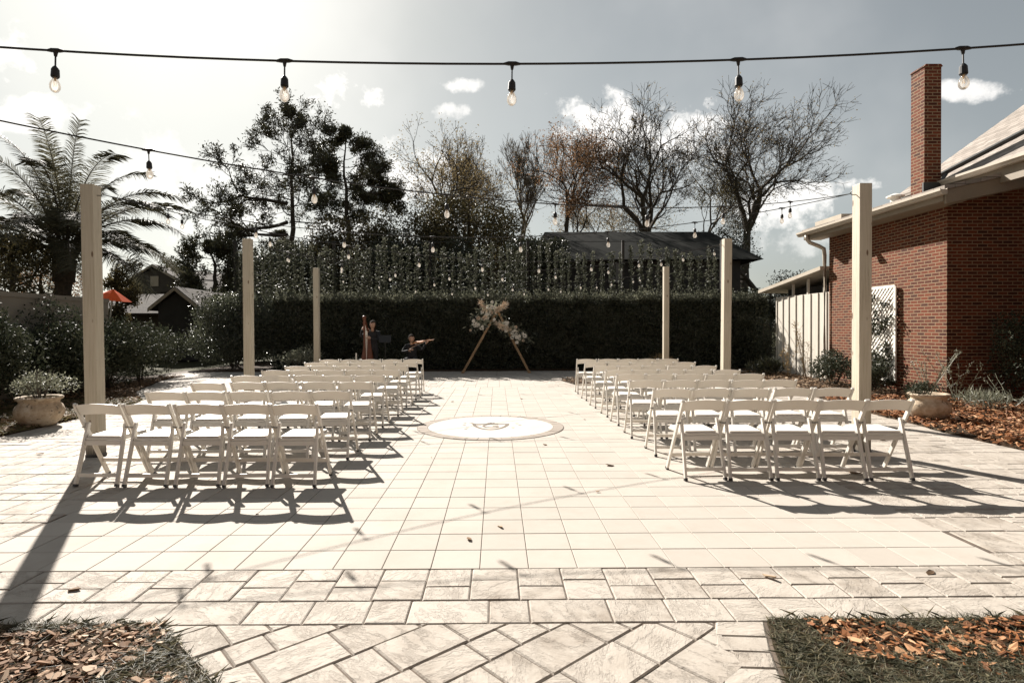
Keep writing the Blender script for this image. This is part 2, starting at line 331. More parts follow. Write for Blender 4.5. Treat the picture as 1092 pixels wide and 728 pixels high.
class MB:
    def __init__(s): s.v = []; s.f = []
    def add(s, vs, fs):
        o = len(s.v); s.v += [tuple(v) for v in vs]; s.f += [tuple(i + o for i in f) for f in fs]
    def box(s, a, b):
        (x0, y0, z0), (x1, y1, z1) = a, b
        s.add([(x0, y0, z0), (x1, y0, z0), (x1, y1, z0), (x0, y1, z0), (x0, y0, z1), (x1, y0, z1), (x1, y1, z1), (x0, y1, z1)],
              [(0, 3, 2, 1), (4, 5, 6, 7), (0, 1, 5, 4), (1, 2, 6, 5), (2, 3, 7, 6), (3, 0, 4, 7)])
    def bar(s, p, q, w, h, side=(1, 0, 0)):
        """a box from p to q, w wide along side, h thick across"""
        p, q = Vector(p), Vector(q); d = (q - p).normalized(); a = Vector(side); a = (a - d * a.dot(d)).normalized(); b = d.cross(a)
        a *= w / 2; b *= h / 2
        s.add([p - a - b, p + a - b, p + a + b, p - a + b, q - a - b, q + a - b, q + a + b, q - a + b],
              [(0, 3, 2, 1), (4, 5, 6, 7), (0, 1, 5, 4), (1, 2, 6, 5), (2, 3, 7, 6), (3, 0, 4, 7)])
    def tube(s, pts, rad, n=6, cap=True):
        pts = [Vector(p) for p in pts]; rad = rad if isinstance(rad, (list, tuple)) else [rad] * len(pts)
        ref = Vector((0, 0, 1)); o = len(s.v)
        for i, p in enumerate(pts):
            d = (pts[min(i + 1, len(pts) - 1)] - pts[max(i - 1, 0)]).normalized()
            a = d.cross(ref)
            if a.length < 1e-3: a = d.cross(Vector((1, 0, 0)))
            a.normalize(); b = d.cross(a)
            for k in range(n):
                t = 2 * math.pi * k / n
                s.v.append(tuple(p + (a * math.cos(t) + b * math.sin(t)) * rad[i]))
        for i in range(len(pts) - 1):
            for k in range(n):
                k2 = (k + 1) % n
                s.f.append((o + i * n + k, o + i * n + k2, o + (i + 1) * n + k2, o + (i + 1) * n + k))
        if cap:
            s.f.append(tuple(o + k for k in range(n))); e = o + (len(pts) - 1) * n; s.f.append(tuple(e + n - 1 - k for k in range(n)))
    def lathe(s, prof, n=24, c=(0, 0, 0)):
        o = len(s.v)
        for r, z in prof:
            for k in range(n):
                t = 2 * math.pi * k / n; s.v.append((c[0] + r * math.cos(t), c[1] + r * math.sin(t), c[2] + z))
        for i in range(len(prof) - 1):
            for k in range(n):
                k2 = (k + 1) % n
                s.f.append((o + i * n + k, o + i * n + k2, o + (i + 1) * n + k2, o + (i + 1) * n + k))
    def prism(s, poly, y0, y1, axis='y'):
        """poly in the x-z plane (axis y) or y-z plane (axis x) or x-y plane (axis z)"""
        n = len(poly)
        def P(a, b, t): return (a, t, b) if axis == 'y' else ((t, a, b) if axis == 'x' else (a, b, t))
        vs = [P(a, b, y0) for a, b in poly] + [P(a, b, y1) for a, b in poly]
        s.add(vs, [tuple(range(n)), tuple(range(2 * n - 1, n - 1, -1))] + [(i, (i + 1) % n, (i + 1) % n + n, i + n) for i in range(n)])
    def build(s, name, mat, parent=None, smooth=False, bevel=0.0, uv=False, fix=True):
        me = bpy.data.meshes.new(name); me.from_pydata(s.v, [], s.f); me.update()
        if fix or bevel:
            bm = bmesh.new(); bm.from_mesh(me); bmesh.ops.recalc_face_normals(bm, faces=bm.faces)
            if bevel:
                ed = [e for e in bm.edges if len(e.link_faces) == 2 and e.calc_face_angle(0) > 0.6]
                bmesh.ops.bevel(bm, geom=ed, offset=bevel, segments=2, affect='EDGES', profile=0.7)
            bm.to_mesh(me); bm.free()
        if uv: box_uv(me)
        return link_mesh(name, me, mat, parent, smooth)
def np_mesh(name, V, faces_per, mat, parent=None):
    """V (N,k,3): N islands of k vertices, faces_per: list of index tuples (all of one length)"""
    V = np.asarray(V, np.float32); N, k, _ = V.shape; F = np.asarray(faces_per, np.int32); nf, fl = F.shape
    idx = (F[None] + (np.arange(N) * k)[:, None, None]).reshape(-1)
    me = bpy.data.meshes.new(name); me.vertices.add(N * k); me.vertices.foreach_set('co', V.reshape(-1))
    me.loops.add(len(idx)); me.loops.foreach_set('vertex_index', idx)
    me.polygons.add(N * nf); me.polygons.foreach_set('loop_start', np.arange(N * nf, dtype=np.int32) * fl)
    me.polygons.foreach_set('loop_total', np.full(N * nf, fl, np.int32))
    me.update(calc_edges=True); me.validate(); me.shade_flat()
    return link_mesh(name, me, mat, parent)
def unit(a): return a / np.maximum(np.linalg.norm(a, axis=1, keepdims=True), 1e-9)
def leaves(name, P, L, W, mat, parent=None, dirs=None, fold=0.25, up=0.0, jitter=1.0):
    P = np.asarray(P, float); N = len(P)
    a = rng.normal(size=(N, 3)) * jitter
    if dirs is not None: a = a + dirs
    a[:, 2] += up; a = unit(a); r = rng.normal(size=(N, 3)); b = unit(np.cross(a, r)); c = np.cross(a, b)
    L = (np.broadcast_to(L, N) * rng.uniform(0.65, 1.25, N))[:, None]; W = (np.broadcast_to(W, N) * rng.uniform(0.75, 1.2, N))[:, None]
    V = np.stack([P, P + a * L * 0.5 + b * W * 0.5 + c * W * fold, P + a * L, P + a * L * 0.5 - b * W * 0.5 + c * W * fold], 1)
    return np_mesh(name, V, [(0, 1, 2), (0, 2, 3)], mat, parent)
def segs_mesh(name, segs, mat, parent=None, n=4):
    S = np.array(segs, float); p, q, r0, r1 = S[:, 0:3], S[:, 3:6], S[:, 6:7], S[:, 7:8]
    d = unit(q - p); ref = np.where(np.abs(d[:, 2:3]) > 0.9, [[1., 0, 0]], [[0., 0, 1.]]); a = unit(np.cross(d, ref)); b = np.cross(d, a)
    ring = lambda c, r: [c + (a * math.cos(2 * math.pi * k / n) + b * math.sin(2 * math.pi * k / n)) * r for k in range(n)]
    V = np.stack(ring(p, r0) + ring(q + d * r1 * 0.6, r1), 1)
    return np_mesh(name, V, [(k, (k + 1) % n, (k + 1) % n + n, k + n) for k in range(n)], mat, parent)

# ------------------------------------------------------------------ the ground
g = MB(); g.add([(-900, -300, -0.06), (900, -300, -0.06), (900, 1500, -0.06), (-900, 1500, -0.06)], [(0, 1, 2, 3)])
tag(g.build('ground', 'lawn'), kind='structure')
g = MB(); g.add([(-11, 0.6, -0.007), (10, 0.6, -0.007), (10, 20.6, -0.007), (-11, 20.6, -0.007)], [(0, 1, 2, 3)])
tag(g.build('paving_joint_sand_ground', 'joint'), kind='structure')

def paver_np(polys, z=0.0, gap=0.004, ch=0.005, depth=0.02, jz=0.0015):
    """quads (4 xy corners) -> paver blocks with a chamfered top edge"""
    Q = np.asarray(polys, float); c = Q.mean(1, keepdims=True)
    d = Q - c; l = np.linalg.norm(d, axis=2, keepdims=True)
    o = c + d * (1 - gap * 1.4 / l); i = c + d * (1 - (gap + ch) * 1.4 / l)
    zz = z + rng.uniform(-jz, jz, (len(Q), 1, 1)) + rng.normal(0, jz * 0.5, (len(Q), 4, 1))
    top = np.concatenate([i, zz], 2); mid = np.concatenate([o, zz - ch * 0.8], 2); bot = np.concatenate([o, np.full_like(zz, z - depth)], 2)
    return np.concatenate([top, mid, bot], 1)
PF = [(0, 1, 2, 3)] + [(k + 4, (k + 1) % 4 + 4, (k + 1) % 4, k) for k in range(4)] + [(k + 8, (k + 1) % 4 + 8, (k + 1) % 4 + 4, k + 4) for k in range(4)]
def pavers(name, polys, mat, **kw):
    return tag(np_mesh(name, paver_np(polys, **kw), PF, mat), kind='structure')
def rect(x0, y0, x1, y1): return [(x0, y0), (x1, y0), (x1, y1), (x0, y1)]
T = 0.3018
FX0, FX1, FY0, FY1 = -3.43, -3.43 + 22 * T, 3.565, 3.565 + 36 * T     # the field of square tiles
CC = (-0.10, 8.70); RO, RI = 1.09, 0.93
tl = []
for i in range(22):
    for j in range(36):
        x, y = FX0 + i * T, FY0 + j * T
        if math.hypot(x + T / 2 - CC[0], y + T / 2 - CC[1]) < RO - 0.25: continue
        tl.append(rect(x, y, x + T, y + T))
for i in range(9):
    for j in range(36, 47):
        x, y = -1.45 + i * T, FY0 + j * T
        tl.append(rect(x, y, x + T, y + T))
pavers('tile_paving_ground', tl, 'tile_stone', gap=0.0022, ch=0.003, jz=0.0008)
# irregular pavers around the field: rows of mixed widths
pv = []
def row_fill(y0, y1, x0, x1, ws=(0.2, 0.3, 0.4), split=0.0):
    x = x0 - random.random() * 0.2
    while x < x1 - 0.02:
        wd = random.choice(ws); xa, xb = max(x, x0), min(x + wd, x1)
        if xb - xa > 0.05:
            if random.random() < split:
                ym = y0 + (y1 - y0) * random.choice((0.4, 0.5, 0.6)); pv.append(rect(xa, y0, xb, ym)); pv.append(rect(xa, ym, xb, y1))
            else: pv.append(rect(xa, y0, xb, y1))
        x += wd
EDGE = 2.905
row_fill(EDGE, 3.150, -9.0, 8.5, (0.21, 0.31, 0.42))
x = -9.05                                                             # the wide band: blocks split high and low in turn
k = 0
while x < 8.5:
    wd = random.choice((0.25, 0.275, 0.26)); ym = 3.155 + 0.41 * (0.40 if k % 2 else 0.60); k += 1
    pv.append(rect(x, 3.155, x + wd, ym)); pv.append(rect(x, ym, x + wd, 3.563)); x += wd
y = FY0
while y < 20.3:
    h = random.choice((0.2, 0.3, 0.2, 0.4))
    inside = y < FY1 - 0.01
    if inside and y + h > FY1: h = FY1 - y
    a, b2 = (FX0, FX1) if inside else ((-1.45, -1.45 + 9 * T) if y < FY0 + 47 * T - 0.01 else (0, 0))
    if not inside and y < FY0 + 47 * T - 0.01 and y + h > FY0 + 47 * T: h = FY0 + 47 * T - y
    row_fill(y, y + h, -10.5, a, (0.2, 0.3, 0.4, 0.3), 0.12 if h > 0.25 else 0)
    row_fill(y, y + h, b2, 9.5, (0.2, 0.3, 0.4, 0.3), 0.12 if h > 0.25 else 0)
    y += h
pavers('border_paving_ground', pv, 'paver_stone', gap=0.003, ch=0.006, jz=0.002)
# the garden path in front: slabs laid on the diagonal with a soldier course on its right side
dg = []
def rot(pt, a=R(41), c=(0.0, 2.9)):
    dx, dy = pt; return (c[0] + dx * math.cos(a) - dy * math.sin(a), c[1] + dx * math.sin(a) + dy * math.cos(a))
yy = -3.6
while yy < 2.6:
    h = random.choice((0.19, 0.26, 0.26)); xx = -4 - random.random() * 0.3
    while xx < 4:
        wd = random.choice((0.19, 0.28, 0.37, 0.30)); q4 = [rot(p_) for p_ in rect(xx, yy, xx + wd, yy + h)]; xx += wd
        cx, cy = sum(p_[0] for p_ in q4) / 4, sum(p_[1] for p_ in q4) / 4
        dg.append(q4)
    yy += h
def clip(poly, a, b_, c):            # keep a*x+b*y<=c
    o = []
    for i in range(len(poly)):
        p, q_ = poly[i], poly[(i + 1) % len(poly)]; fp, fq = a * p[0] + b_ * p[1] - c, a * q_[0] + b_ * q_[1] - c
        if fp <= 0: o.append(p)
        if (fp < 0 < fq) or (fq < 0 < fp):
            s_ = fp / (fp - fq); o.append((p[0] + (q_[0] - p[0]) * s_, p[1] + (q_[1] - p[1]) * s_))
    return o
SOL = 1.11                            # left side of the soldier course
pm = MB(); joints = []
for q4 in dg:
    p = clip(q4, 0, 1, EDGE - 0.004); p = clip(p, 1, 0, SOL - 0.03) if len(p) > 2 else p
    p = clip(p, 0, -1, -0.7) if len(p) > 2 else p
    if len(p) < 3: continue
    c = Vector((sum(v[0] for v in p) / len(p), sum(v[1] for v in p) / len(p)))
    if abs(c.x) > 2.6: continue
    def ins(v, d):
        e = Vector(v) - c; return c + e * max(0.0, 1 - d * 1.4 / max(e.length, 0.02))
    n = len(p); z = random.uniform(-0.002, 0.002)
    vs = [(*ins(v, 0.010), z) for v in p] + [(*ins(v, 0.0032), z - 0.007) for v in p] + [(*ins(v, 0.0032), -0.03) for v in p]
    pm.add(vs, [tuple(range(n))] + [(k + n, (k + 1) % n + n, (k + 1) % n, k) for k in range(n)] + [(k + 2 * n, (k + 1) % n + 2 * n, (k + 1) % n + n, k + n) for k in range(n)])
tag(pm.build('stone_path', 'paver_stone', fix=False), kind='structure')
so = []; y = EDGE
xr = lambda yv: 1.345 - 0.42 * max(0, (2.905 - yv)) + 0.22 * max(0, 2.905 - yv) ** 2
xl = lambda yv: xr(yv) - 0.235 - 0.02
while y > 0.7:
    h = random.choice((0.13, 0.15, 0.12)); so.append([(xl(y - h), y - h), (xr(y - h), y - h - 0.02), (xr(y), y - 0.02 if y < EDGE else y), (xl(y), y)]); y -= h
pavers('path_edge_ground', so, 'paver_stone', z=0.001, gap=0.004, ch=0.008, jz=0.002)

# medallion set flush in the tiles
md = empty('pavement_medallion', (CC[0], CC[1], 0))
tag(md, 'round pale medallion with a dark shield crest inlaid in the aisle between the chairs', 'medallion')
d = MB(); n = 96
d.add([(RI * math.cos(2 * math.pi * k / n), RI * math.sin(2 * math.pi * k / n), 0.007) for k in range(n)], [tuple(range(n))]); d.build('disc', 'medallion_stone', md)
rg = []; n = 40
for k in range(n):
    a0, a1 = 2 * math.pi * k / n, 2 * math.pi * (k + 1) / n
    rg.append([((RI + 0.004) * math.cos(a0), (RI + 0.004) * math.sin(a0)), (RO * math.cos(a0), RO * math.sin(a0)), (RO * math.cos(a1), RO * math.sin(a1)), ((RI + 0.004) * math.cos(a1), (RI + 0.004) * math.sin(a1))])
np_mesh('stone_ring', paver_np(rg, z=0.008, gap=0.003, ch=0.003, depth=0.012), PF, 'ring_stone', md)
d = MB(); d.add([((RO + 0.004) * math.cos(2 * math.pi * k / 96), (RO + 0.004) * math.sin(2 * math.pi * k / 96), 0.0035) for k in range(96)], [tuple(range(96))]); d.build('mortar_bed', 'joint', md)
def shield(s):
    pts = []
    for k in range(17):
        t_ = k / 16; pts.append(((-0.285 + 0.57 * t_) * s, (0.17 + 0.045 * math.sin(math.pi * t_) + 0.05 * (abs(t_ - 0.5) * 2) ** 4 * 0.6) * s))
    for k in range(1, 16):
        t_ = k / 16; a = math.pi * t_; pts.append((0.285 * math.cos(a) * s * (1 - 0.10 * math.sin(a)), (0.17 - 0.50 * math.sin(a) ** 1.1) * s))
    return pts
o1, i1 = shield(1.0), [(x * 0.80, (y + 0.02) * 0.82 - 0.02) for x, y in shield(1.0)]
d = MB(); n = len(o1)
d.add([(x, y, 0.0105) for x, y in o1] + [(x, y, 0.0105) for x, y in i1], [(k, (k + 1) % n, (k + 1) % n + n, k + n) for k in range(n)])
d.add([(-0.045, 0.225, 0.0108), (0.045, 0.225, 0.0108), (0.06, 0.29, 0.0108), (0.025, 0.262, 0.0108), (0, 0.31, 0.0108), (-0.025, 0.262, 0.0108), (-0.06, 0.29, 0.0108)], [tuple(range(7))])
d.build('crest', 'crest_paint', md)
cu = bpy.data.curves.new('letter', 'FONT'); cu.body = 'G'; cu.size = 0.46; cu.align_x = 'CENTER'; cu.align_y = 'CENTER'
to = bpy.data.objects.new('letter_curve', cu); COL.objects.link(to); bpy.context.view_layer.update()
me = bpy.data.meshes.new_from_object(to.evaluated_get(bpy.context.evaluated_depsgraph_get())); bpy.data.objects.remove(to)
for v in me.vertices: v.co.x *= 0.85; v.co.z = 0.0106; v.co.y -= 0.01
me.materials.clear(); link_mesh('letter', me, 'crest_paint', md)
for (x, y) in [(-0.40, 0.27), (-0.40, 0.10), (-0.34, -0.12), (-0.36, -0.24), (0.40, 0.22), (0.44, 0.08), (0.33, -0.14)]:
    d = MB(); d.add([(x - 0.03, y, 0.0105), (x, y - 0.035, 0.0105), (x + 0.03, y, 0.0105), (x, y + 0.035, 0.0105)], [(0, 1, 2, 3)]); d.build('inlay_mark', 'crest_grey', md)

# planting beds, each a low raised sheet with a soft edge
def bed(name, outline, mat, z=0.03, skirt=0.05):
    n = len(outline); c = Vector((sum(p[0] for p in outline) / n, sum(p[1] for p in outline) / n)); b_ = MB()
    inn = []
    for i in range(n):
        p, a, q_ = Vector(outline[i]), Vector(outline[i - 1]), Vector(outline[(i + 1) % n]); t_ = (q_ - a).normalized(); nrm = Vector((-t_.y, t_.x)); inn.append(p + nrm * skirt)
    vs = [(*p, -0.02) for p in outline] + [(p.x, p.y, z) for p in inn]
    b_.add(vs, [(k, (k + 1) % n, (k + 1) % n + n, k + n) for k in range(n)] + [tuple(range(n, 2 * n))])
    return tag(b_.build(name, mat, fix=False), kind='structure')
def smooth_line(pts, k=4, jit=0.02):
    o = []
    for i in range(len(pts) - 1):
        p0, p1, p2, p3 = [Vector(pts[max(0, min(len(pts) - 1, i + j))]) for j in (-1, 0, 1, 2)]
        for s_ in range(k):
            t_ = s_ / k
            v = 0.5 * ((2 * p1) + (p2 - p0) * t_ + (2 * p0 - 5 * p1 + 4 * p2 - p3) * t_ ** 2 + (3 * p1 - p0 - 3 * p2 + p3) * t_ ** 3)
            o.append((v.x + random.uniform(-jit, jit), v.y + random.uniform(-jit, jit)))
    o.append(tuple(pts[-1])); return o
LB = smooth_line([(-6.5, 3.5), (-6.6, 5.5), (-6.8, 7.9), (-6.85, 8.95), (-6.95, 10.2), (-7.15, 11.6), (-7.7, 12.5), (-8.4, 13.6), (-9.0, 15.2), (-9.5, 16.6), (-9.6, 18.0)])
RB = smooth_line([(6.9, 18.9), (7.1, 17.0), (7.15, 15.3), (6.9, 13.5), (6.65, 12.0), (6.35, 10.0), (6.3, 8.9), (6.2, 8.0), (6.25, 6.9), (6.5, 5.4), (7.2, 3.8)])
LEFT_BED = LB + [(-14, 18), (-14, 3.5)]
RIGHT_BED = RB + [(14, 3.8), (14, 18.9)]
bed('left_bed_ground', LEFT_BED, 'soil'); bed('right_bed_ground', RIGHT_BED, 'soil')
FL = [(-1.155, 2.40), (-1.675, 2.90), (-9, 2.90), (-9, 0.5), (-0.75, 0.5), (-0.85, 2.0)]
FR = [(1.35, 2.90), (1.275, 2.68), (1.20, 2.40), (1.16, 2.0), (1.15, 0.5), (9, 0.5), (9, 2.90)]
bed('front_left_bed_ground', FL, 'soil', 0.022, 0.015); bed('front_right_bed_ground', FR[::1], 'soil', 0.022, 0.015)
BL = [(-2.35, 14.7), (-2.35, 16.6), (-5.6, 16.6), (-5.6, 14.7)]; BR = [(2.05, 14.75), (5.5, 14.75), (5.5, 16.7), (2.05, 16.7), (1.75, 16.2)]
bed('far_left_bed_ground', BL, 'soil'); bed('far_right_bed_ground', BR, 'soil')
bed('hedge_bed_ground', [(-10.5, 19.75), (9.6, 19.75), (9.6, 26), (-10.5, 26)], 'soil')

def in_poly(P, poly):
    x, y = P[:, 0], P[:, 1]; ins = np.zeros(len(P), bool); n = len(poly)
    for i in range(n):
        x1, y1 = poly[i]; x2, y2 = poly[(i + 1) % n]
        c = ((y1 > y) != (y2 > y)) & (x < (x2 - x1) * (y - y1) / (y2 - y1 + 1e-12) + x1); ins ^= c
    return ins
def scatter(poly, dens, box=None, mask=None):
    xs = [p[0] for p in poly]; ys = [p[1] for p in poly]; x0, x1, y0, y1 = box or (min(xs), max(xs), min(ys), max(ys))
    N = int((x1 - x0) * (y1 - y0) * dens); P = np.stack([rng.uniform(x0, x1, N), rng.uniform(y0, y1, N)], 1); P = P[in_poly(P, poly)]
    if mask is not None: P = P[mask(P)]
    return P
_nk = rng.uniform(-1, 1, (10, 2)); _np = rng.uniform(0, 6.28, 10)
def nz(P, s): return sum(np.sin(P[:, 0] * _nk[i, 0] * s * 3 + P[:, 1] * _nk[i, 1] * s * 3 + _np[i]) for i in range(10)) / 10 * 1.6
def chips(name, P, size, mat, z0, pile, tilt=0.35):
    N = len(P); a = rng.uniform(0, 6.283, N); L = np.minimum(rng.lognormal(math.log(size), 0.40, N), size * 2.2); W = L * rng.uniform(0.14, 0.78, N); th = L * rng.uniform(0.02, 0.055, N)
    d = np.stack([np.cos(a), np.sin(a), rng.normal(0, tilt, N)], 1); d = unit(d); up = unit(np.stack([rng.normal(0, tilt, N), rng.normal(0, tilt, N), np.ones(N)], 1)); s_ = unit(np.cross(up, d)); up = np.cross(d, s_)
    c = np.stack([P[:, 0], P[:, 1], z0 + rng.uniform(0, pile, N)], 1)
    def pt(u, v, h): return c + d * (L * u)[:, None] + s_ * (W * v)[:, None] + up * h[:, None]
    j = lambda: rng.uniform(-0.14, 0.14, N)
    us = [(-0.5 + j(), -0.28 + j()), (-0.1 + j(), -0.52 + j()), (0.38 + j(), -0.36 + j()), (0.55 + j(), 0.05 + j()), (0.22 + j(), 0.5 + j()), (-0.34 + j(), 0.42 + j())]
    cur = L * rng.uniform(-0.1, 0.1, N)
    V = [pt(u, v, th + cur * (u * u * 4)) for u, v in us] + [pt(u, v, -th + cur * (u * u * 4)) for u, v in us]
    V = np.stack(V, 1)
    F = [(0, 1, 2, 5), (5, 2, 3, 4)] + [(k + 6, (k + 1) % 6 + 6, (k + 1) % 6, k) for k in range(6)]
    return np_mesh(name, V, F, mat)
def stuff(o, label, cat): return tag(o, label, cat, kind='stuff')
# foreground beds
P = scatter(FL, 2600, (-2.6, -1.1, 1.9, 2.86)); f = nz(P, 3.0) + (P[:, 0] < -1.65) * 0.5 - (P[:, 1] > 2.78) * 0.7
stuff(chips('wood_chips', P[f > 0.0], 0.032, 'chip_pale', 0.016, 0.022, 0.3), 'brown and pale wood chips in the shaded corner bed left of the path', 'wood chips')
P = scatter(FR, 2300, (1.2, 2.9, 1.9, 2.875)); f = nz(P, 3.2) * 0.9 + 0.75 - np.abs(P[:, 1] - 2.70) * 4.6 - (P[:, 0] < 1.52) * 1.2 + 0.5 * (rng.random(len(P)) - 0.5)
stuff(chips('wood_chips', P[f > 0.0], 0.031, 'chip', 0.016, 0.022, 0.3), 'orange brown wood chips scattered in the corner bed right of the path', 'wood chips')
def blades(name, P, h, w_, mat, z0=0.02, lean=0.5):
    N = len(P); a = rng.uniform(0, 6.283, N); H = h * rng.uniform(0.5, 1.3, N); d = np.stack([rng.normal(0, lean, N), rng.normal(0, lean, N), np.ones(N)], 1) * H[:, None]
    s_ = np.stack([np.cos(a), np.sin(a), np.zeros(N)], 1) * w_; c = np.stack([P[:, 0], P[:, 1], np.full(N, z0)], 1); bend = d * np.array([1.9, 1.9, 0.75])
    V = np.stack([c - s_, c + s_, c + d * 0.5 + s_ * 0.8, c + bend, c + d * 0.5 - s_ * 0.8], 1)
    return np_mesh(name, V, [(0, 1, 2, 3, 4)], mat)
P = scatter(FL, 11000, (-2.6, -0.9, 1.9, 2.92)); f = nz(P, 3.0) + (P[:, 0] < -1.65) * 0.5
Pm = P[(f < 0.35) | (P[:, 1] > 2.8) | (rng.random(len(P)) < 0.12)]
stuff(blades('grass', Pm, 0.035, 0.0016, 'grass_blade', 0.015, 0.7), 'short dark grass in the corner bed left of the path', 'grass')
P = scatter(FR, 12000, (1.18, 2.9, 1.9, 2.92)); f = nz(P, 3.2) * 0.8 + 0.9 - np.abs(P[:, 1] - 2.72) * 5.5 - (P[:, 0] < 1.55) * 1.6
stuff(blades('grass', P[(f < 0.3) | (P[:, 1] > 2.85) | (rng.random(len(P)) < 0.15)], 0.035, 0.0016, 'grass_blade', 0.015, 0.7), 'short grey green grass in the corner bed right of the path', 'grass')
# beds farther off
P = scatter(RIGHT_BED, 420, (6.0, 11, 5.5, 12)); stuff(chips('bark_mulch', P, 0.05, 'chip', 0.03, 0.05), 'rusty bark mulch beside the brick building', 'mulch')
P = scatter(RIGHT_BED, 200, (6.4, 9.0, 12, 18.8)); stuff(chips('bark_mulch', P, 0.06, 'leaf_litter', 0.03, 0.05), 'dark leaf mulch in front of the white siding', 'mulch')
P = scatter(LEFT_BED, 300, (-10, -6.5, 7.0, 18)); P = P[(nz(P, 0.8) > 0.1) | (P[:, 1] > 10.5) | (P[:, 0] > LEFT_BED[0][0] - 0.9 + 0 * P[:, 0])]
stuff(chips('leaf_litter', P, 0.055, 'leaf_litter', 0.03, 0.04), 'brown leaf litter along the edge of the patio by the shrubs', 'leaf litter')
P = scatter(LEFT_BED, 900, (-11, -6.6, 6.5, 12)); stuff(blades('grass', P, 0.07, 0.006, 'dry_grass', 0.02, 0.8), 'thin yellowing grass around the pot on the left', 'grass')
for poly, side in ((BL, 'left'), (BR, 'right')):
    P = scatter(poly, 260); stuff(chips('bark_mulch', P, 0.05, 'leaf_litter', 0.03, 0.04), 'dark mulch in the bed behind the last row of chairs on the ' + side, 'mulch')
# leaves blown on to the paving
P = np.array([(-3.35 + 0.0, 3.38), (-1.9, 4.6), (0.9, 5.2), (-0.2, 4.05), (0.02, 4.3), (1.6, 3.4), (2.6, 3.46), (-0.9, 11.6), (0.5, 12.0), (1.9, 12.0), (0.6, 7.3), (1.4, 9.3), (-2.4, 3.3), (3.6, 5.8), (5.0, 7.5), (-5.4, 6.9), (-5.0, 9.5), (5.3, 9.5), (1.2, 6.2), (-0.75, 6.6)])
stuff(chips('fallen_leaves', P, 0.05, 'leaf_litter', 0.008, 0.004, 0.15), 'a few dry leaves blown across the pale paving', 'leaves')

# ------------------------------------------------------------------ brick building
bb = empty('brick_building', (8.95, 11.5, 0))
tag(bb, 'red brick building with a tall chimney and shingle roof beside the patio', 'building')
def at0(mb, name, mat, parent=bb, org=(8.95, 11.5, 0), **kw):
    mb.v = [(v[0] - org[0], v[1] - org[1], v[2] - org[2]) for v in mb.v]
    return mb.build(name, mat, parent, **kw)
m_ = MB(); m_.prism([(8.95, -0.05), (15.5, -0.05), (15.5, 5.36), (8.95, 3.98)], 11.5, 15.6); at0(m_, 'wall', 'brick', uv=True)
ang = 0.21
# low roof slab with its rake board, gutter and downspout
m_ = MB(); z = lambda x: 4.06 + ang * (x - 8.45)
m_.prism([(8.45, z(8.45)), (15.5, z(15.5)), (15.5, z(15.5) + 0.08), (8.45, z(8.45) + 0.08)], 10.92, 16.05); rf = at0(m_, 'roof', 'shingle', uv=True)
m_ = MB(); m_.prism([(8.5, z(8.5) - 0.27), (15.5, z(15.5) - 0.27), (15.5, z(15.5) - 0.004), (8.5, z(8.5) - 0.004)], 10.95, 10.99); at0(m_, 'rake_board', 'gutter_brown', rf)
m_ = MB(); m_.prism([(8.53, z(8.53) - 0.22), (8.94, z(8.94) - 0.30), (8.94, z(8.94) - 0.27), (8.53, z(8.53) - 0.19)], 10.995, 16.0); m_.prism([(8.945, z(8.945) - 0.27), (15.5, z(15.5) - 0.27), (15.5, z(15.5) - 0.24), (8.945, z(8.945) - 0.24)], 10.995, 11.49)
at0(m_, 'soffit', 'gutter_brown', rf)
def gutter(mb, x, y0, y1, z0):
    prof = [(x + 0.12, z0 - 0.11), (x + 0.03, z0 - 0.11), (x + 0.01, z0 - 0.07), (x - 0.02, z0 - 0.045), (x - 0.02, z0), (x - 0.005, z0), (x - 0.005, z0 - 0.02), (x + 0.1, z0 - 0.02), (x + 0.12, z0)]
    mb.prism(prof, y0, y1)
m_ = MB(); gutter(m_, 8.34, 10.86, 16.12, 4.07); gt = at0(m_, 'gutter', 'gutter', rf)
m_ = MB(); m_.prism([(8.475, 3.86), (8.50, 3.86), (8.50, 4.055), (8.475, 4.055)], 10.995, 16.0); at0(m_, 'fascia', 'gutter_brown', rf)
m_ = MB(); m_.tube([(8.42, 15.75, 3.97), (8.42, 15.75, 3.86), (8.5, 15.74, 3.76), (8.72, 15.70, 3.66), (8.84, 15.66, 3.58), (8.86, 15.66, 3.4), (8.86, 15.66, 0.25), (8.78, 15.66, 0.12)], 0.052, 10)
at0(m_, 'downspout', 'gutter', smooth=True)
# steeper roof above, with its own eave
m_ = MB(); z2 = lambda x: 4.50 + 0.71 * (x - 9.5)
m_.prism([(9.5, z2(9.5)), (14.5, z2(14.5)), (14.5, z2(14.5) + 0.07), (9.5, z2(9.5) + 0.07)], 1.0, 13.8); r2_ = at0(m_, 'upper_roof', 'shingle', uv=True)  # near end run on out of view to hold back sky light
m_ = MB(); gutter(m_, 9.38, 1.0, 13.0, 4.56); at0(m_, 'gutter', 'gutter', r2_)
m_ = MB(); m_.prism([(9.52, 4.18), (9.60, 4.18), (9.60, 4.49), (9.52, 4.49)], 1.0, 13.7); at0(m_, 'eave_board', 'gutter_brown', r2_)
m_ = MB(); m_.prism([(9.6, 4.2), (14.5, 4.9), (14.5, 7.9), (9.6, 4.5)], 11.6, 13.7); at0(m_, 'gable_wall', 'gutter_brown', r2_)
m_ = MB(); e1, e2 = Vector((9.62, 13.05, z2(9.62) + 0.10)), Vector((11.4, 10.45, z2(11.4) + 0.10)); m_.bar(e1, e2, 0.16, 0.09, (1, 0.6, 0.71)); at0(m_, 'valley_flashing', 'flashing', r2_)
m_ = MB(); m_.box((10.6, -14, -0.05), (16.5, 8.9, 4.9)); at0(m_, 'side_sky_blocker', 'brick', uv=True)  # unseen block added on the right to shut out sky light
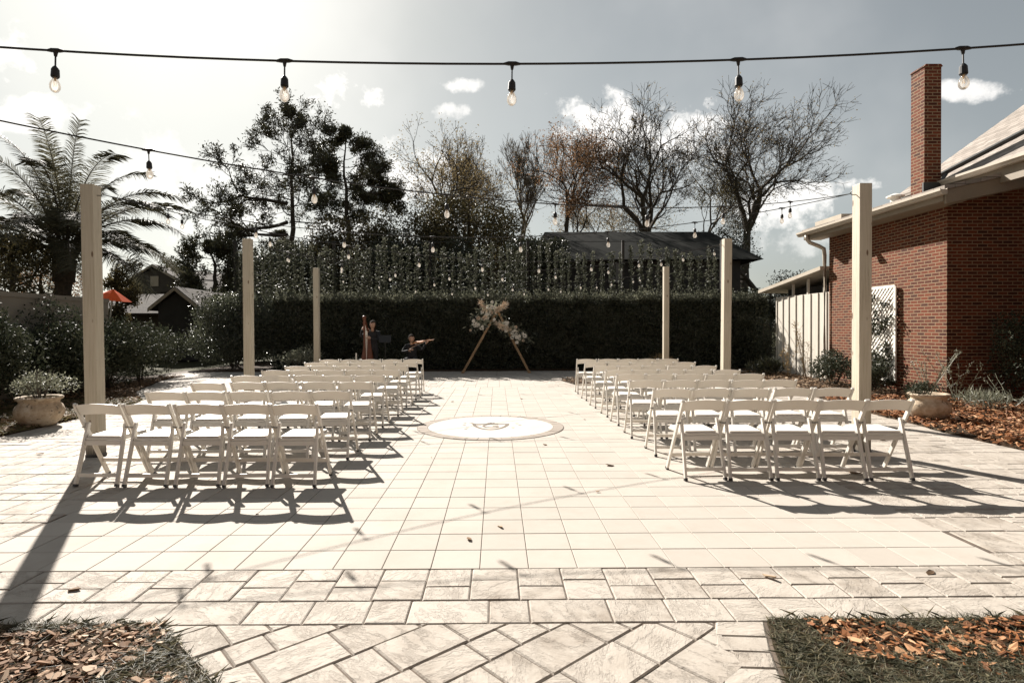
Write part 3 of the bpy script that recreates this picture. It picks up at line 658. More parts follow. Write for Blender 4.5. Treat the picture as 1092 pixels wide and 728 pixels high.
m_ = MB(); m_.box((-13, -16, -0.05), (10.55, -11, 6.5)); at0(m_, 'rear_sky_blocker', 'brick', uv=True)  # unseen block added behind the camera to shut out sky light
m_ = MB(); m_.box((9.08, 12.30, 3.9), (9.44, 12.70, 6.98)); ch = at0(m_, 'chimney', 'brick', uv=True)
m_ = MB(); m_.prism([(9.06, 6.98), (9.46, 6.98), (9.42, 7.03), (9.10, 7.03)], 12.28, 12.72); at0(m_, 'chimney_cap', 'brick', ch, uv=True)
m_ = MB(); m_.box((9.03, 12.25, 4.15), (9.49, 12.295, 4.52)); m_.bar((9.40, 12.27, 4.50), (9.80, 12.6, 4.78), 0.10, 0.05); at0(m_, 'chimney_flashing', 'flashing', ch)
m_ = MB(); m_.lathe([(0.02, 0.0), (0.10, 0.0), (0.10, 0.16), (0.18, 0.17), (0.18, 0.20), (0.02, 0.26)], 12, (8.95, 13.0, 4.2)); at0(m_, 'roof_vent', 'lattice', rf)
m_ = MB(); m_.box((8.62, 14.5, 4.17), (9.3, 15.7, 4.30)); at0(m_, 'skylight', 'gutter', rf)
wl = MB(); wl.box((8.86, 13.85, 3.25), (8.945, 14.1, 3.5)); wl.tube([(8.90, 13.97, 3.40), (8.74, 13.95, 3.46), (8.64, 13.94, 3.36)], [0.05, 0.07, 0.1], 10); lampo = at0(wl, 'wall_lamp', 'rubber')
# lattice panel with a climber
la = empty('lattice_panel', (8.88, 12.9, 0.28)); tag(la, 'white diagonal lattice panel against the brick wall, tangled with a dark climber', 'trellis')
m_ = MB(); H, Wd = 2.1, 1.25
for a_, b_ in (((0, 0, 0), (0, Wd, 0)), ((0, 0, H), (0, Wd, H)), ((0, 0, 0), (0, 0, H)), ((0, Wd, 0), (0, Wd, H))): m_.bar(a_, b_, 0.03, 0.055)
m_.build('frame', 'lattice', la)
for sgn, xo in ((1, 0.006), (-1, -0.006)):
    m_ = MB(); k = -H
    while k < Wd + H:
        y0_, z0_, y1_, z1_ = (k, 0, k + H, H)
        if sgn < 0: y0_, y1_ = y1_, y0_
        # clip to the panel
        ts = [0.0, 1.0]; dy = y1_ - y0_
        ta, tb = sorted(((0 - y0_) / dy, (Wd - y0_) / dy)); ta, tb = max(0, ta), min(1, tb)
        if tb - ta > 0.03: m_.bar((xo, y0_ + dy * ta, H * ta), (xo, y0_ + dy * tb, H * tb), 0.008, 0.040)
        k += 0.115
    m_.build('slats', 'lattice', la)
P = np.stack([rng.normal(-0.05, 0.04, 2400), rng.uniform(0, Wd, 2400), rng.uniform(-0.1, 1.9, 2400)], 1)
P = P[(nz(P[:, 1:] * 3, 1.6) + (P[:, 2] < 0.6) * 0.5 - 0.15 + 0.5 * np.exp(-((P[:, 1] - 0.55) ** 2) / 0.05 - ((P[:, 2] - 1.15) ** 2) / 0.1)) > 0.15]
cl_ = empty('climbing_vine', (8.88, 12.9, 0.28)); tag(cl_, 'dark climber growing up the white lattice on the brick wall', 'climber')
leaves('foliage', P, 0.09, 0.05, 'dark_leaf', cl_)
sg = []
for k in range(7):
    p = Vector((-0.04, random.uniform(0.2, 1.0), -0.25))
    for s_ in range(12):
        q_ = p + Vector((random.uniform(-0.01, 0.01), random.uniform(-0.09, 0.09), 0.17)); sg.append((*p, *q_, 0.008, 0.007)); p = q_
segs_mesh('stem', sg, 'bark', cl_)
# annex with board and batten siding
an = empty('annex_building', (8.97, 15.62, 0)); tag(an, 'low annex with white board and batten siding joined to the brick building', 'building')
A = dict(parent=an, org=(8.97, 15.62, 0))
m_ = MB(); m_.box((8.99, 15.625, -0.05), (13, 18.55, 2.42)); m_.box((9.6, 15.625, 2.42), (13, 18.5, 2.62)); at0(m_, 'siding', 'siding', **A)
y = 15.75
while y < 18.6:
    m_ = MB(); m_.box((8.962, y, 0.0), (8.988, y + 0.045, 2.42)); at0(m_, 'batten', 'siding', **A); y += 0.395 * random.uniform(0.92, 1.08)
m_ = MB(); zz = lambda y_: 2.98 - 0.112 * (y_ - 15.9)
m_.prism([(15.63, zz(15.63)), (19.35, zz(19.35)), (19.35, zz(19.35) + 0.10), (15.63, zz(15.63) + 0.10)], 8.72, 13.2, 'x'); at0(m_, 'roof', 'gutter', **A)
for y in (15.9, 16.75, 17.6):
    m_ = MB(); m_.box((8.99, y, 2.423), (9.05, y + 0.06, zz(y) - 0.01)); at0(m_, 'rafter_post', 'siding', **A)
m_ = MB(); m_.box((9.3, 15.64, 2.423), (9.34, 18.5, 2.66)); at0(m_, 'gap_shade_sheet', 'dark_wall', **A)  # dark sheet standing in for shade in the opening under the roof

# ------------------------------------------------------------------ dark building behind the hedge
db = empty('barn', (5, 29, 0)); tag(db, 'long dark building with a low hipped roof behind the ivy strands', 'building')
D_ = dict(parent=db, org=(5, 29, 0))
m_ = MB(); m_.box((2.6, 30.0, 0), (12.6, 38, 4.95)); at0(m_, 'wall', 'dark_wall', **D_)
m_ = MB(); x0, x1, y0, y1 = 1.6, 13.5, 29.3, 38.7
m_.add([(x0, y0, 4.9), (x1, y0, 4.9), (x1, y1, 4.9), (x0, y1, 4.9), (x0 + 1.2, 34, 7.05), (x1 - 1.0, 34, 7.05)], [(0, 1, 5, 4), (1, 2, 5), (2, 3, 4, 5), (3, 0, 4), (0, 3, 2, 1)]); at0(m_, 'roof', 'dark_roof', **D_)
m_ = MB(); m_.box((5.75, 29.93, 3.75), (6.45, 29.99, 4.75)); fr_ = at0(m_, 'window', 'window_dark', **D_)
m_ = MB(); m_.bar((6.1, 29.92, 3.75), (6.1, 29.92, 4.75), 0.03, 0.02); m_.bar((5.75, 29.92, 4.25), (6.45, 29.92, 4.25), 0.03, 0.02, (0, 1, 0)); at0(m_, 'muntin', 'dark_wall', fr_, org=(5, 29, 0))

# ------------------------------------------------------------------ left neighbours
fe = empty('vinyl_fence', (-9.9, 7, 0)); tag(fe, 'plain grey panel fence running behind the shrubs', 'fence')
y = 5.0
while y < 14.9:
    m_ = MB(); m_.box((-9.97, y + 0.06, 0.02), (-9.93, y + 1.94, 2.14)); at0(m_, 'panel', 'fence_vinyl', fe, (-9.9, 7, 0))
    m_ = MB(); m_.box((-10.0, y + 0.06, 2.14), (-9.9, y + 1.94, 2.24)); at0(m_, 'rail', 'fence_vinyl', fe, (-9.9, 7, 0))
    m_ = MB(); m_.box((-10.01, y - 0.06, 0), (-9.89, y + 0.06, 2.27)); at0(m_, 'post', 'fence_vinyl', fe, (-9.9, 7, 0)); y += 2.0
def house(name, label, loc, w_, dp, eave, ridge, rz, roofm='far_shingle', over=0.3, vent=True, wallm='far_wall'):
    """gable end faces local -Y"""
    h = empty(name, loc, rz); tag(h, label, 'house' if name != 'shed' else 'shed')
    m_ = MB(); m_.prism([(-w_ / 2, 0), (w_ / 2, 0), (w_ / 2, eave), (0, ridge - 0.1), (-w_ / 2, eave)], 0, dp); m_.build('wall', wallm, h)
    sl = (ridge - eave) / (w_ / 2); xo = w_ / 2 + over
    for s_ in (-1, 1):
        m_ = MB(); m_.prism([(0, ridge), (s_ * xo, ridge - sl * xo), (s_ * xo, ridge - sl * xo + 0.14), (0, ridge + 0.14)], -over, dp + over); rr = m_.build('roof', roofm, h, uv=True)
        m_ = MB(); m_.prism([(0, ridge - 0.06), (s_ * xo, ridge - sl * xo - 0.06), (s_ * xo, ridge - sl * xo + 0.10), (0, ridge + 0.10)], -over - 0.05, -over - 0.004); m_.build('rake_board', 'far_trim', rr)
    if vent:
        m_ = MB(); m_.box((-0.35, -0.06, eave + 0.45), (0.35, -0.005, eave + 1.25)); m_.build('gable_vent', 'far_trim', h)
    return h
house('shed', 'dark gabled shed just behind the shrubs', (-14.75, 27.0, 0), 1.75, 5, 2.55, 3.28, R(4), vent=False, wallm='dark_wall')
# long low roof left of the shed
s2 = empty('outbuilding', (-18.5, 29.5, 0)); tag(s2, 'brown roofed outbuilding left of the dark gabled shed', 'outbuilding')
m_ = MB(); m_.box((-3.4, 0, 0), (3.2, 4, 2.3)); m_.build('wall', 'far_wall', s2)
m_ = MB(); m_.prism([(-0.4, 2.25), (2.2, 3.35), (4.6, 2.25), (4.6, 2.15), (2.2, 3.25), (-0.4, 2.15)], -3.6, 3.5, 'x'); m_.build('roof', 'far_shingle', s2, uv=True)
h1 = house('house', 'large brown roofed house with a louvred gable beyond the shed', (-27.2, 46.5, 0), 7.6, 9, 4.4, 6.45, R(-8))
h2 = house('house', 'brown roofed house with a plain gable behind the small pine', (-21.6, 48.5, 0), 5.0, 9, 4.4, 6.35, R(-8), vent=False)
m_ = MB(); m_.prism([(0, 4.4), (4, 6.2), (8, 4.4), (8, 4.2), (4, 6.0), (0, 4.2)], 0.5, 6.5, 'x'); m_.build('link_roof', 'far_shingle', h1, uv=True)
um = empty('patio_umbrella', (-11.15, 16.6, 0.0)); um.rotation_euler = (0.05, 0.10, 0.3); tag(um, 'orange red patio umbrella peeking over the fence', 'umbrella')
m_ = MB(); prof = []
n = 8; vs = [(0, 0, 2.62)]
for k in range(n):
    a = 2 * math.pi * k / n; vs.append((0.20 * math.cos(a), 0.20 * math.sin(a), 2.50))
for k in range(n):
    a = 2 * math.pi * k / n; vs.append((0.50 * math.cos(a), 0.50 * math.sin(a), 2.30))
m_.add(vs, [(0, 1 + k, 1 + (k + 1) % n) for k in range(n)] + [(1 + k, 1 + n + k, 1 + n + (k + 1) % n, 1 + (k + 1) % n) for k in range(n)]); m_.build('canopy', 'umbrella', um, fix=True)
m_ = MB(); m_.tube([(0, 0, 0), (0, 0, 2.64)], 0.025, 8); m_.build('pole', 'metal', um)

# ------------------------------------------------------------------ hedges and shrubs
def hedge_points(N, x0, x1, y0, y1, h, lump=0.10):
    P = np.stack([rng.uniform(x0, x1, N), rng.uniform(y0, y1, N), rng.uniform(0.02, h, N)], 1)
    u = rng.random(N); d = np.abs(rng.normal(0, 0.10, N))
    fr = u < 0.62; P[fr, 1] = y0 + d[fr]
    tp = (u >= 0.62) & (u < 0.92); P[tp, 2] = h - d[tp]
    bump_ = lump * (nz(P[:, [0, 2]], 1.6) + 0.6 * nz(P[:, [0, 2]] + 9, 4.0)); P[:, 1] -= np.where(fr, bump_, 0); P[:, 2] += np.where(tp | (P[:, 2] > h * 0.85), lump * 0.9 * nz(P[:, [0, 1]] + 3, 1.8), 0)
    return P
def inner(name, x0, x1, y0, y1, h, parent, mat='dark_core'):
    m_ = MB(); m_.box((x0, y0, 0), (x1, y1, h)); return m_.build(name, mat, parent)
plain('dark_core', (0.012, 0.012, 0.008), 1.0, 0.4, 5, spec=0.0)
hg = empty('hedge', (0, 20.5, 0)); tag(hg, 'long clipped dark green hedge closing the far side of the patio', 'hedge')
P = hedge_points(115000, -7.9, 9.6, 0.0, 1.3, 2.42); P[:, 1] -= 0
leaves('foliage', P, 0.10, 0.058, 'hedge_leaf', hg, dirs=np.array([0, -0.5, 0.3]))
tq = np.stack([rng.uniform(-7.9, 9.6, 26000), rng.uniform(-0.05, 1.2, 26000), 2.40 + np.abs(rng.normal(0, 0.15, 26000))], 1)      # paler leaf fringe along the top, sunlight put into its colour
tq[:, 2] += 0.07 * nz(tq[:, [0, 1]] + 3, 1.8); leaves('sunlit_top_leaves', tq, 0.085, 0.05, 'sunlit_top_leaf', hg, dirs=np.array([0, 0, 0.6]))
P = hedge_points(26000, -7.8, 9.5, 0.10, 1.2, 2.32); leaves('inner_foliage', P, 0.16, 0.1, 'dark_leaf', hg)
sg = []
for k in range(70):
    x = -7.7 + k * 0.247 + random.uniform(-0.05, 0.05); p = Vector((x, random.uniform(0.35, 0.9), 0))
    for s_ in range(4):
        q_ = p + Vector((random.uniform(-0.15, 0.15), random.uniform(-0.1, 0.1), 0.55)); sg.append((*p, *q_, 0.035 - s_ * 0.006, 0.03 - s_ * 0.006)); p = q_
segs_mesh('stems', sg, 'bark', hg)
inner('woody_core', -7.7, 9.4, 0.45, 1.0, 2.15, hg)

def shrub(name, label, loc, w_, dp, h, mat, N, L, W, cat='shrub', group=None, spiky=0.0, gaps=0.0, stems=7, core=True, stem_mat='bark'):
    s_ = empty(name, loc); tag(s_, label, cat, group)
    nb = 7; cs = np.stack([rng.uniform(-0.33, 0.33, nb) * w_, rng.uniform(-0.33, 0.33, nb) * dp, rng.uniform(0.32, 0.78, nb) * h], 1); cs[0] = (0, 0, 0.4 * h); rad = rng.uniform(0.26, 0.42, nb)
    rad[0] = 0.52
    k = rng.integers(0, nb, N); u = unit(rng.normal(size=(N, 3))); rr = rng.random(N) ** 0.33
    rr = np.where(rng.random(N) < 0.06, rr * 1.22, rr)
    P = cs[k] + u * (rr * rad[k])[:, None] * np.array([w_, dp, h * 0.72]); P[:, 2] = np.clip(P[:, 2], 0.02, None)
    keep = np.abs(P[:, 2]) < h * 1.12
    if gaps: keep &= nz(P[:, [0, 2]] * 4 / w_, 1.2) + nz(P[:, [1, 2]] * 5 / w_, 1.3) > -1.2 + gaps
    P = P[keep]
    leaves('foliage', P, L, W, mat, s_, dirs=np.array([0, 0, 0.5 + spiky]))
    sg = []
    for k in range(stems):
        a = random.random() * 6.28; p = Vector((0.05 * math.cos(a), 0.05 * math.sin(a), 0)); d = Vector((math.cos(a) * w_ / h * 0.3, math.sin(a) * dp / h * 0.3, 1)).normalized()
        for j in range(5):
            q_ = p + (d + Vector((random.uniform(-.2, .2), random.uniform(-.2, .2), 0))) * h * 0.17; sg.append((*p, *q_, 0.014 * h ** 0.5 * (1 - j * 0.15), 0.014 * h ** 0.5 * (1 - (j + 1) * 0.15))); p = q_
    segs_mesh('stem', sg, stem_mat, s_)
    return s_
# big shrubs along the left fence
for (x, y, w_, h, lab) in [(-9.0, 8.9, 1.9, 1.95, 'big dark glossy shrub behind the left flower pot, nearest along the fence'), (-9.1, 10.5, 1.9, 2.1, 'second glossy shrub along the fence, behind the nearest left post'),
                           (-9.2, 12.2, 2.0, 2.05, 'third glossy shrub along the fence, right of the nearest left post'), (-9.3, 13.9, 2.0, 1.85, 'fourth glossy shrub along the fence, below the umbrella'),
                           (-9.9, 16.2, 2.0, 1.75, 'fifth glossy shrub along the fence, in front of the shed')]:
    shrub('shrub', lab, (x, y, 0), w_, 1.7, h, 'shrub_leaf', 9500, 0.085, 0.04, group='shrubs along the left fence')
shrub('shrub', 'tall broad dark shrub at the left corner of the hedge', (-9.6, 21.3, 0), 3.4, 2.0, 2.75, 'hedge_leaf', 26000, 0.085, 0.045)
shrub('shrub', 'tall dark shrub between the hedge corner and the second left post', (-7.9, 21.3, 0), 2.4, 1.8, 2.75, 'hedge_leaf', 17000, 0.085, 0.045)
# little plants
shrub('shrub', 'small silvery shrub in front of the hedge between the left posts', (-6.2, 18.4, 0), 1.2, 0.8, 0.95, 'grey_leaf', 1500, 0.08, 0.035, gaps=0.6)
shrub('shrub', 'low pale shrub beside the farthest left post', (-4.2, 18.6, 0), 1.0, 0.6, 0.62, 'grey_leaf', 800, 0.07, 0.03, gaps=0.5)
shrub('shrub', 'low tan shrub behind the farthest right post', (5.35, 18.8, 0), 1.1, 0.7, 0.75, 'dry_stem', 900, 0.07, 0.03, gaps=0.5)
shrub('shrub', 'round dark green shrub by the brick wall corner near the downspout', (8.3, 14.3, 0), 1.0, 0.9, 0.95, 'shrub_leaf', 2600, 0.06, 0.035)
shrub('shrub', 'dark shrub at the foot of the white lattice', (8.35, 12.9, 0), 0.95, 0.9, 0.75, 'shrub_leaf', 2000, 0.06, 0.035)
shrub('shrub', 'large loose dark shrub in the shade of the brick building', (9.95, 10.75, 0), 1.15, 1.1, 1.95, 'shrub_leaf', 3200, 0.07, 0.03, gaps=0.5)
shrub('shrub', 'spiky dark plant at the foot of the siding', (8.1, 17.3, 0), 0.9, 0.7, 0.45, 'dark_leaf', 700, 0.28, 0.03, spiky=1.0)
shrub('shrub', 'small blue green plant behind the right flower pot', (7.9, 10.6, 0), 0.7, 0.6, 0.45, 'shrub_leaf', 900, 0.06, 0.03, gaps=0.4)
shrub('shrub', 'low grassy plant by the dark brick corner', (8.6, 10.0, 0), 0.8, 0.5, 0.28, 'grey_leaf', 500, 0.18, 0.014, spiky=0.6)
shrub('shrub', 'conical dark evergreen at the hedge end by the annex', (9.1, 19.2, 0), 0.8, 0.8, 1.9, 'dark_leaf', 3500, 0.07, 0.02)
def stem_plant(label, loc, h, n_, spread, mat='dry_stem', lf=0.05, cat='plant', leafn=14):
    s_ = empty('stem_plant', loc); tag(s_, label, cat); sg = []; pts = []
    for k in range(n_):
        a = random.random() * 6.28; d = Vector((math.cos(a) * spread, math.sin(a) * spread, 1)); p = Vector((0, 0, 0)); H_ = h * random.uniform(0.6, 1.05)
        for j in range(6):
            q_ = p + (d + Vector((random.uniform(-.12, .12), random.uniform(-.12, .12), 0))).normalized() * H_ / 6; sg.append((*p, *q_, 0.006, 0.004))
            if j > 0:
                e = q_ + Vector((random.uniform(-.1, .1), random.uniform(-.1, .1), random.uniform(0.02, .1))) * h; sg.append((*q_, *e, 0.003, 0.002))
                for _ in range(leafn // 3): pts.append(tuple(q_.lerp(e, random.random())))
            p = q_
        for _ in range(leafn): pts.append(tuple(p + Vector((random.gauss(0, .03), random.gauss(0, .03), random.gauss(-.03, .05)))))
    segs_mesh('stem', sg, mat, s_, 3); leaves('foliage', np.array(pts), lf, lf * 0.4, mat, s_)
stem_plant('tall dry tan stems in front of the white siding', (8.35, 15.6, 0), 1.55, 9, 0.18)
stem_plant('dry tan seedheads beside the tall stems at the siding', (8.3, 16.5, 0), 1.0, 7, 0.3)
stem_plant('arching bare grey twigs at the dark brick corner', (8.75, 11.0, 0), 1.25, 7, 0.55, 'grey_leaf', 0.045, leafn=6)
stem_plant('bleached fan of stems in the mulch by the dark wall', (9.2, 10.3, 0), 0.8, 7, 0.9, 'grey_leaf', 0.04, leafn=3)
stem_plant('small pale sprig in the litter behind the left flower pot', (-8.2, 10.2, 0), 0.8, 4, 0.25, 'grey_leaf', 0.05, leafn=8)

# ------------------------------------------------------------------ ivy strands hung on wires above the hedge
strand_protos = []
for v_ in range(5):
    s_ = empty('ivy_strand'); n_ = random.randint(360, 470); zt = rng.uniform(0, 1, n_); zt = zt[(np.sin(zt * random.uniform(9, 17) + v_) > -0.75) | (rng.random(len(zt)) < 0.4)]
    wd = 0.062 * (0.6 + 0.7 * rng.random(len(zt))); P = np.stack([rng.normal(0, 1, len(zt)) * wd * 0.75, rng.normal(0, 1, len(zt)) * wd * 0.75, zt * 2.35], 1)
    lf = leaves('foliage', P, 0.10, 0.07, 'ivy_leaf', s_, dirs=np.array([0, -0.5, 0.2]))
    m_ = MB(); m_.tube([(0, 0, -0.3), (0.01, 0, 1.2), (0, 0, 2.4)], 0.006, 4); m_.build('wire', 'wire', s_)
    strand_protos.append(Proto(s_))
ORD = ['', 'first', 'second', 'third', 'fourth', 'fifth', 'sixth', 'seventh', 'eighth', 'ninth', 'tenth', 'eleventh', 'twelfth', 'thirteenth', 'fourteenth', 'fifteenth', 'sixteenth', 'seventeenth', 'eighteenth', 'nineteenth']
TENS = {2: 'twent', 3: 'thirt', 4: 'fort', 5: 'fift', 6: 'sixt'}
def ordinal(n):
    if n < 20: return ORD[n]
    t_, o_ = divmod(n, 10); return TENS[t_] + ('ieth' if o_ == 0 else 'y ' + ORD[o_])
k = 0; x = -9.9
used = set()
while x < 8.6:
    k += 1; pr = strand_protos[k % 5]
    top = 4.72 + 0.16 * math.sin(x * 1.3) - (0.12 if x > 0 else 0) + random.uniform(-0.12, 0.10)
    loc = (x, 22.4 + random.uniform(-0.1, 0.1), top - 2.35)
    sxy = random.uniform(0.8, 1.35) if x < 0.5 else random.uniform(0.7, 1.2)
    if k % 5 not in used:
        used.add(k % 5); o = pr.root; o.location = loc; o.scale = (sxy, sxy, random.uniform(0.85, 1.05))
    else:
        o = pr.dup(loc, random.uniform(-0.4, 0.4), (sxy, sxy, random.uniform(0.85, 1.05)))
    tag(o, 'leafy ivy strand hanging above the hedge, ' + ordinal(k) + ' from the left', 'ivy strand', 'ivy strands hanging above the hedge')
    x += random.uniform(0.24, 0.36) if x < 0.5 else random.uniform(0.24, 0.38)
tr_ = empty('wire_trellis', (0, 22.4, 0)); tag(tr_, 'tall dark wire frame that carries the ivy strands behind the hedge', 'trellis')
for zz_ in (4.78, 3.2):
    m_ = MB(); m_.tube([(-10.1, 0, zz_), (8.7, 0, zz_)], 0.012, 5); m_.build('wire', 'rubber', tr_)
for x in (-10.1, -6.3, -2.6, 1.2, 4.9, 8.75):
    m_ = MB(); m_.box((x - 0.05, 0.12, 0), (x + 0.05, 0.22, 4.85)); m_.build('post', 'dark_wall', tr_)

# ------------------------------------------------------------------ trees
def grow(segs, tips, p, d, L, r, lvl, prm):
    n = prm.get('n', 4); p = Vector(p); d = Vector(d).normalized(); rr = r; end = r * prm.get('taper', 0.68)
    for i in range(n):
        d = (d + Vector((random.gauss(0, 1), random.gauss(0, 1), random.gauss(0, 0.6))) * prm['wob'] + Vector((0, 0, 1)) * prm['up'] * (1 if lvl > 0 else 0.3) + Vector(prm.get('lean', (0, 0, 0))) * 0.05).normalized()
        q_ = p + d * L / n; r2 = r + (end - r) * (i + 1) / n
        segs.append((*p, *q_, rr, r2)); p, rr = q_, r2
        if lvl > 0 and i >= 1 and random.random() < prm.get('side', 0.35):
            a = rand_perp(d); e = (d * math.cos(prm['ang'] * 1.15) + a * math.sin(prm['ang'] * 1.15))
            grow(segs, tips, p, e, L * prm['ratio'] * 0.8, max(rr * 0.5, prm['rmin']), lvl - 1, prm)
        if lvl <= prm.get('leaf_lvl', 0): tips.append(tuple(p))
    if lvl > 0:
        kk = prm.get('kids', 2) + (random.random() < prm.get('extra', 0.3))
        a0 = random.random() * 6.28
        for k in range(kk):
            a = rand_perp(d, a0 + k * 6.283 / kk + random.uniform(-0.4, 0.4)); th = prm['ang'] * random.uniform(0.6, 1.25)
            grow(segs, tips, p, d * math.cos(th) + a * math.sin(th), L * prm['ratio'] * random.uniform(0.85, 1.12), max(end * prm.get('rk', 0.78), prm['rmin']), lvl - 1, prm)
def rand_perp(d, ang=None):
    ang = random.random() * 6.283 if ang is None else ang
    a = d.cross(Vector((0, 0, 1)));  a = a if a.length > 1e-3 else Vector((1, 0, 0)); a.normalize(); b_ = d.cross(a); return a * math.cos(ang) + b_ * math.sin(ang)
def sprinkle(tips, N, sig):
    T_ = np.array(tips); return T_[rng.integers(0, len(T_), N)] + rng.normal(0, sig, (N, 3))
def tree(name, label, loc, prm, L, r, lvl, bark, leafm=None, N=0, ls=0.1, sig=0.3, d=(0, 0, 1), seed=0, group=None, trunk=None, cat='tree'):
    random.seed(seed); o = empty(name, loc); tag(o, label, cat, group); segs, tips = [], []
    p = Vector((0, 0, 0)); d = Vector(d).normalized()
    if trunk:                                       # a clear trunk first
        n = 6; rr = r * 1.35
        for i in range(n):
            q_ = p + (d + Vector((random.gauss(0, .05), random.gauss(0, .05), 0))) * trunk / n; segs.append((*p, *q_, rr, rr * 0.955)); rr *= 0.955; p = q_
    ntr = len(segs)
    grow(segs, tips, p, d, L, r, lvl, prm)
    if ntr: segs_mesh('trunk', segs[:ntr + 3], bark, o, 8)
    tg = segs_mesh('branches', segs[ntr + 3:] if ntr else segs, bark, o, 4)
    if leafm and N: leaves('foliage', sprinkle(tips, N, sig), ls, ls * 0.5, leafm, o)
    return o, tips
vase = dict(wob=0.13, up=0.045, ang=0.50, ratio=0.77, side=0.24, rmin=0.013, kids=2, extra=0.25, taper=0.72, rk=0.80)
X50 = lambda px, D: (px - 530) / 620 * D
# big bare trees behind the barn
tree('bare_tree', 'broad leafless tree with dark forking limbs behind the middle of the barn roof', (X50(706, 46), 46, 0), vase | dict(ang=0.60, wob=0.13, side=0.32), 3.95, 0.42, 7, 'bark', 'buff_leaf', 2200, 0.16, 0.25, d=(-0.12, 0, 1), seed=11, trunk=5.2)
tree('bare_tree', 'leaning leafless tree with rising limbs behind the right end of the barn', (X50(777, 44), 44, 0), vase | dict(lean=(0.6, 0, 0), ang=0.56, side=0.34), 3.8, 0.38, 7, 'bark', 'buff_leaf', 2400, 0.15, 0.25, d=(0.24, 0, 1), seed=24, trunk=5.0)
tree('bare_tree', 'rusty leaved tree with thin crown left of the broad leafless tree', (X50(606, 44), 44, 0), vase | dict(ang=0.54, side=0.34), 3.9, 0.28, 6, 'bark', 'rust_leaf', 9000, 0.16, 0.32, seed=5, trunk=4.2)
tree('bare_tree', 'slim upright pale tree with sparse twigs, right one of the pair', (X50(548, 50), 50, 0), vase | dict(ang=0.34, up=0.12, rmin=0.014, side=0.34), 3.4, 0.26, 7, 'bark_pale', 'buff_leaf', 1200, 0.13, 0.3, seed=8, trunk=5)
tree('bare_tree', 'slim upright pale tree with sparse twigs, left one of the pair', (X50(510, 52), 52, 0), vase | dict(ang=0.34, up=0.12, rmin=0.014, side=0.34), 3.3, 0.26, 7, 'bark_pale', None, 0, seed=10, trunk=5.2)
tree('bare_tree', 'round thinly leaved tree beside the taller pine', (X50(458, 44), 44, 0), vase | dict(ang=0.56, up=0.03, side=0.36), 3.9, 0.28, 6, 'bark', 'buff_leaf', 6000, 0.16, 0.35, seed=31, trunk=4.0)
tree('bare_tree', 'small thinly leaved tree filling the gap under the broad leafless tree', (X50(655, 50), 50, 0), vase | dict(ang=0.5, side=0.34), 3.2, 0.22, 6, 'bark_grey', 'buff_leaf', 4500, 0.15, 0.35, seed=37, trunk=3.6)
tree('bare_tree', 'dark leafy tree between the two largest leafless trees', (X50(745, 52), 52, 0), vase | dict(ang=0.52, side=0.34), 3.4, 0.24, 6, 'bark_grey', 'olive_leaf', 7500, 0.16, 0.4, seed=41, trunk=4.6)
tree('bare_tree', 'dark drooping tree right of the barn end', (X50(812, 36), 36, 0), vase | dict(ang=0.75, up=-0.05, wob=0.16), 1.9, 0.2, 6, 'bark', 'dark_leaf', 7500, 0.16, 0.28, seed=47, trunk=2.8)

def blob_tree(name, label, loc, w_, z0, z1, leafm, N, ls, seed, bark='bark', nb=16, dp=None, group=None):
    """an evergreen crown: clumps of leaves round a branched trunk"""
    random.seed(seed); r_ = np.random.default_rng(seed); o = empty(name, loc); tag(o, label, 'tree', group)
    dp = dp or w_ * 0.8; c = r_.uniform(-0.5, 0.5, (nb, 3)) * np.array([w_, dp, (z1 - z0)]) * np.array([0.8, 0.8, 0.85]); c[:, 0] *= 1 - 0.5 * np.abs(c[:, 2] / (z1 - z0)) ; c[:, 2] += (z0 + z1) / 2
    rad = r_.uniform(0.14, 0.26, nb) * w_
    k = r_.integers(0, nb, N); u = unit(r_.normal(size=(N, 3))); rr = r_.random(N) ** 0.45 * np.where(r_.random(N) < 0.1, 1.25, 1)
    P = c[k] + u * (rr * rad[k])[:, None] * np.array([1, 1, 0.75])
    leaves('foliage', P, ls, ls * 0.5, leafm, o)
    sg = []; p = Vector((0, 0, 0))
    for i in range(8):
        q_ = p + Vector((random.uniform(-.06, .06), random.uniform(-.06, .06), z1 * 0.9 / 8)); sg.append((*p, *q_, 0.035 * w_ * (1 - i * 0.1) + 0.03, 0.035 * w_ * (1 - (i + 1) * 0.1) + 0.03)); p = q_
    segs_mesh('trunk', sg, bark, o, 7)
    sg = []
    for i in range(nb):
        e = Vector(c[i]); s_ = Vector((0, 0, max(z0 * 0.6, e.z - 0.25 * w_))); m2 = s_.lerp(e, 0.5) + Vector((random.uniform(-.1, .1), random.uniform(-.1, .1), -0.08 * w_)); sg += [(*s_, *m2, 0.05, 0.035), (*m2, *e, 0.035, 0.015)]
    segs_mesh('branches', sg, bark, o, 5)
    return o
blob_tree('broadleaf_tree', 'dense dark green and olive tree rising over the middle of the ivy wall', (X50(500, 43), 43, 0), 9.6, 1.0, 10.9, 'olive_leaf', 36000, 0.22, 1, nb=40)
blob_tree('broadleaf_tree', 'yellowish olive tree left of the dense one above the ivy wall', (X50(400, 42), 42, 0), 8.6, 1.0, 9.8, 'olive_leaf', 30000, 0.21, 2, nb=36)
blob_tree('broadleaf_tree', 'dark round tree just behind the ivy under the pines', (X50(325, 41), 41, 0), 7.4, 0.6, 7.6, 'dark_leaf', 22000, 0.21, 3, nb=30)
blob_tree('broadleaf_tree', 'dark tree against the left end of the barn', (X50(572, 29), 28.5, 0), 3.6, 1.0, 5.9, 'dark_leaf', 15000, 0.15, 4, nb=22)
blob_tree('broadleaf_tree', 'dark tree low behind the ivy between the olive trees', (X50(452, 39), 39, 0), 8.6, 0.3, 7.4, 'dark_leaf', 26000, 0.2, 6, nb=32)
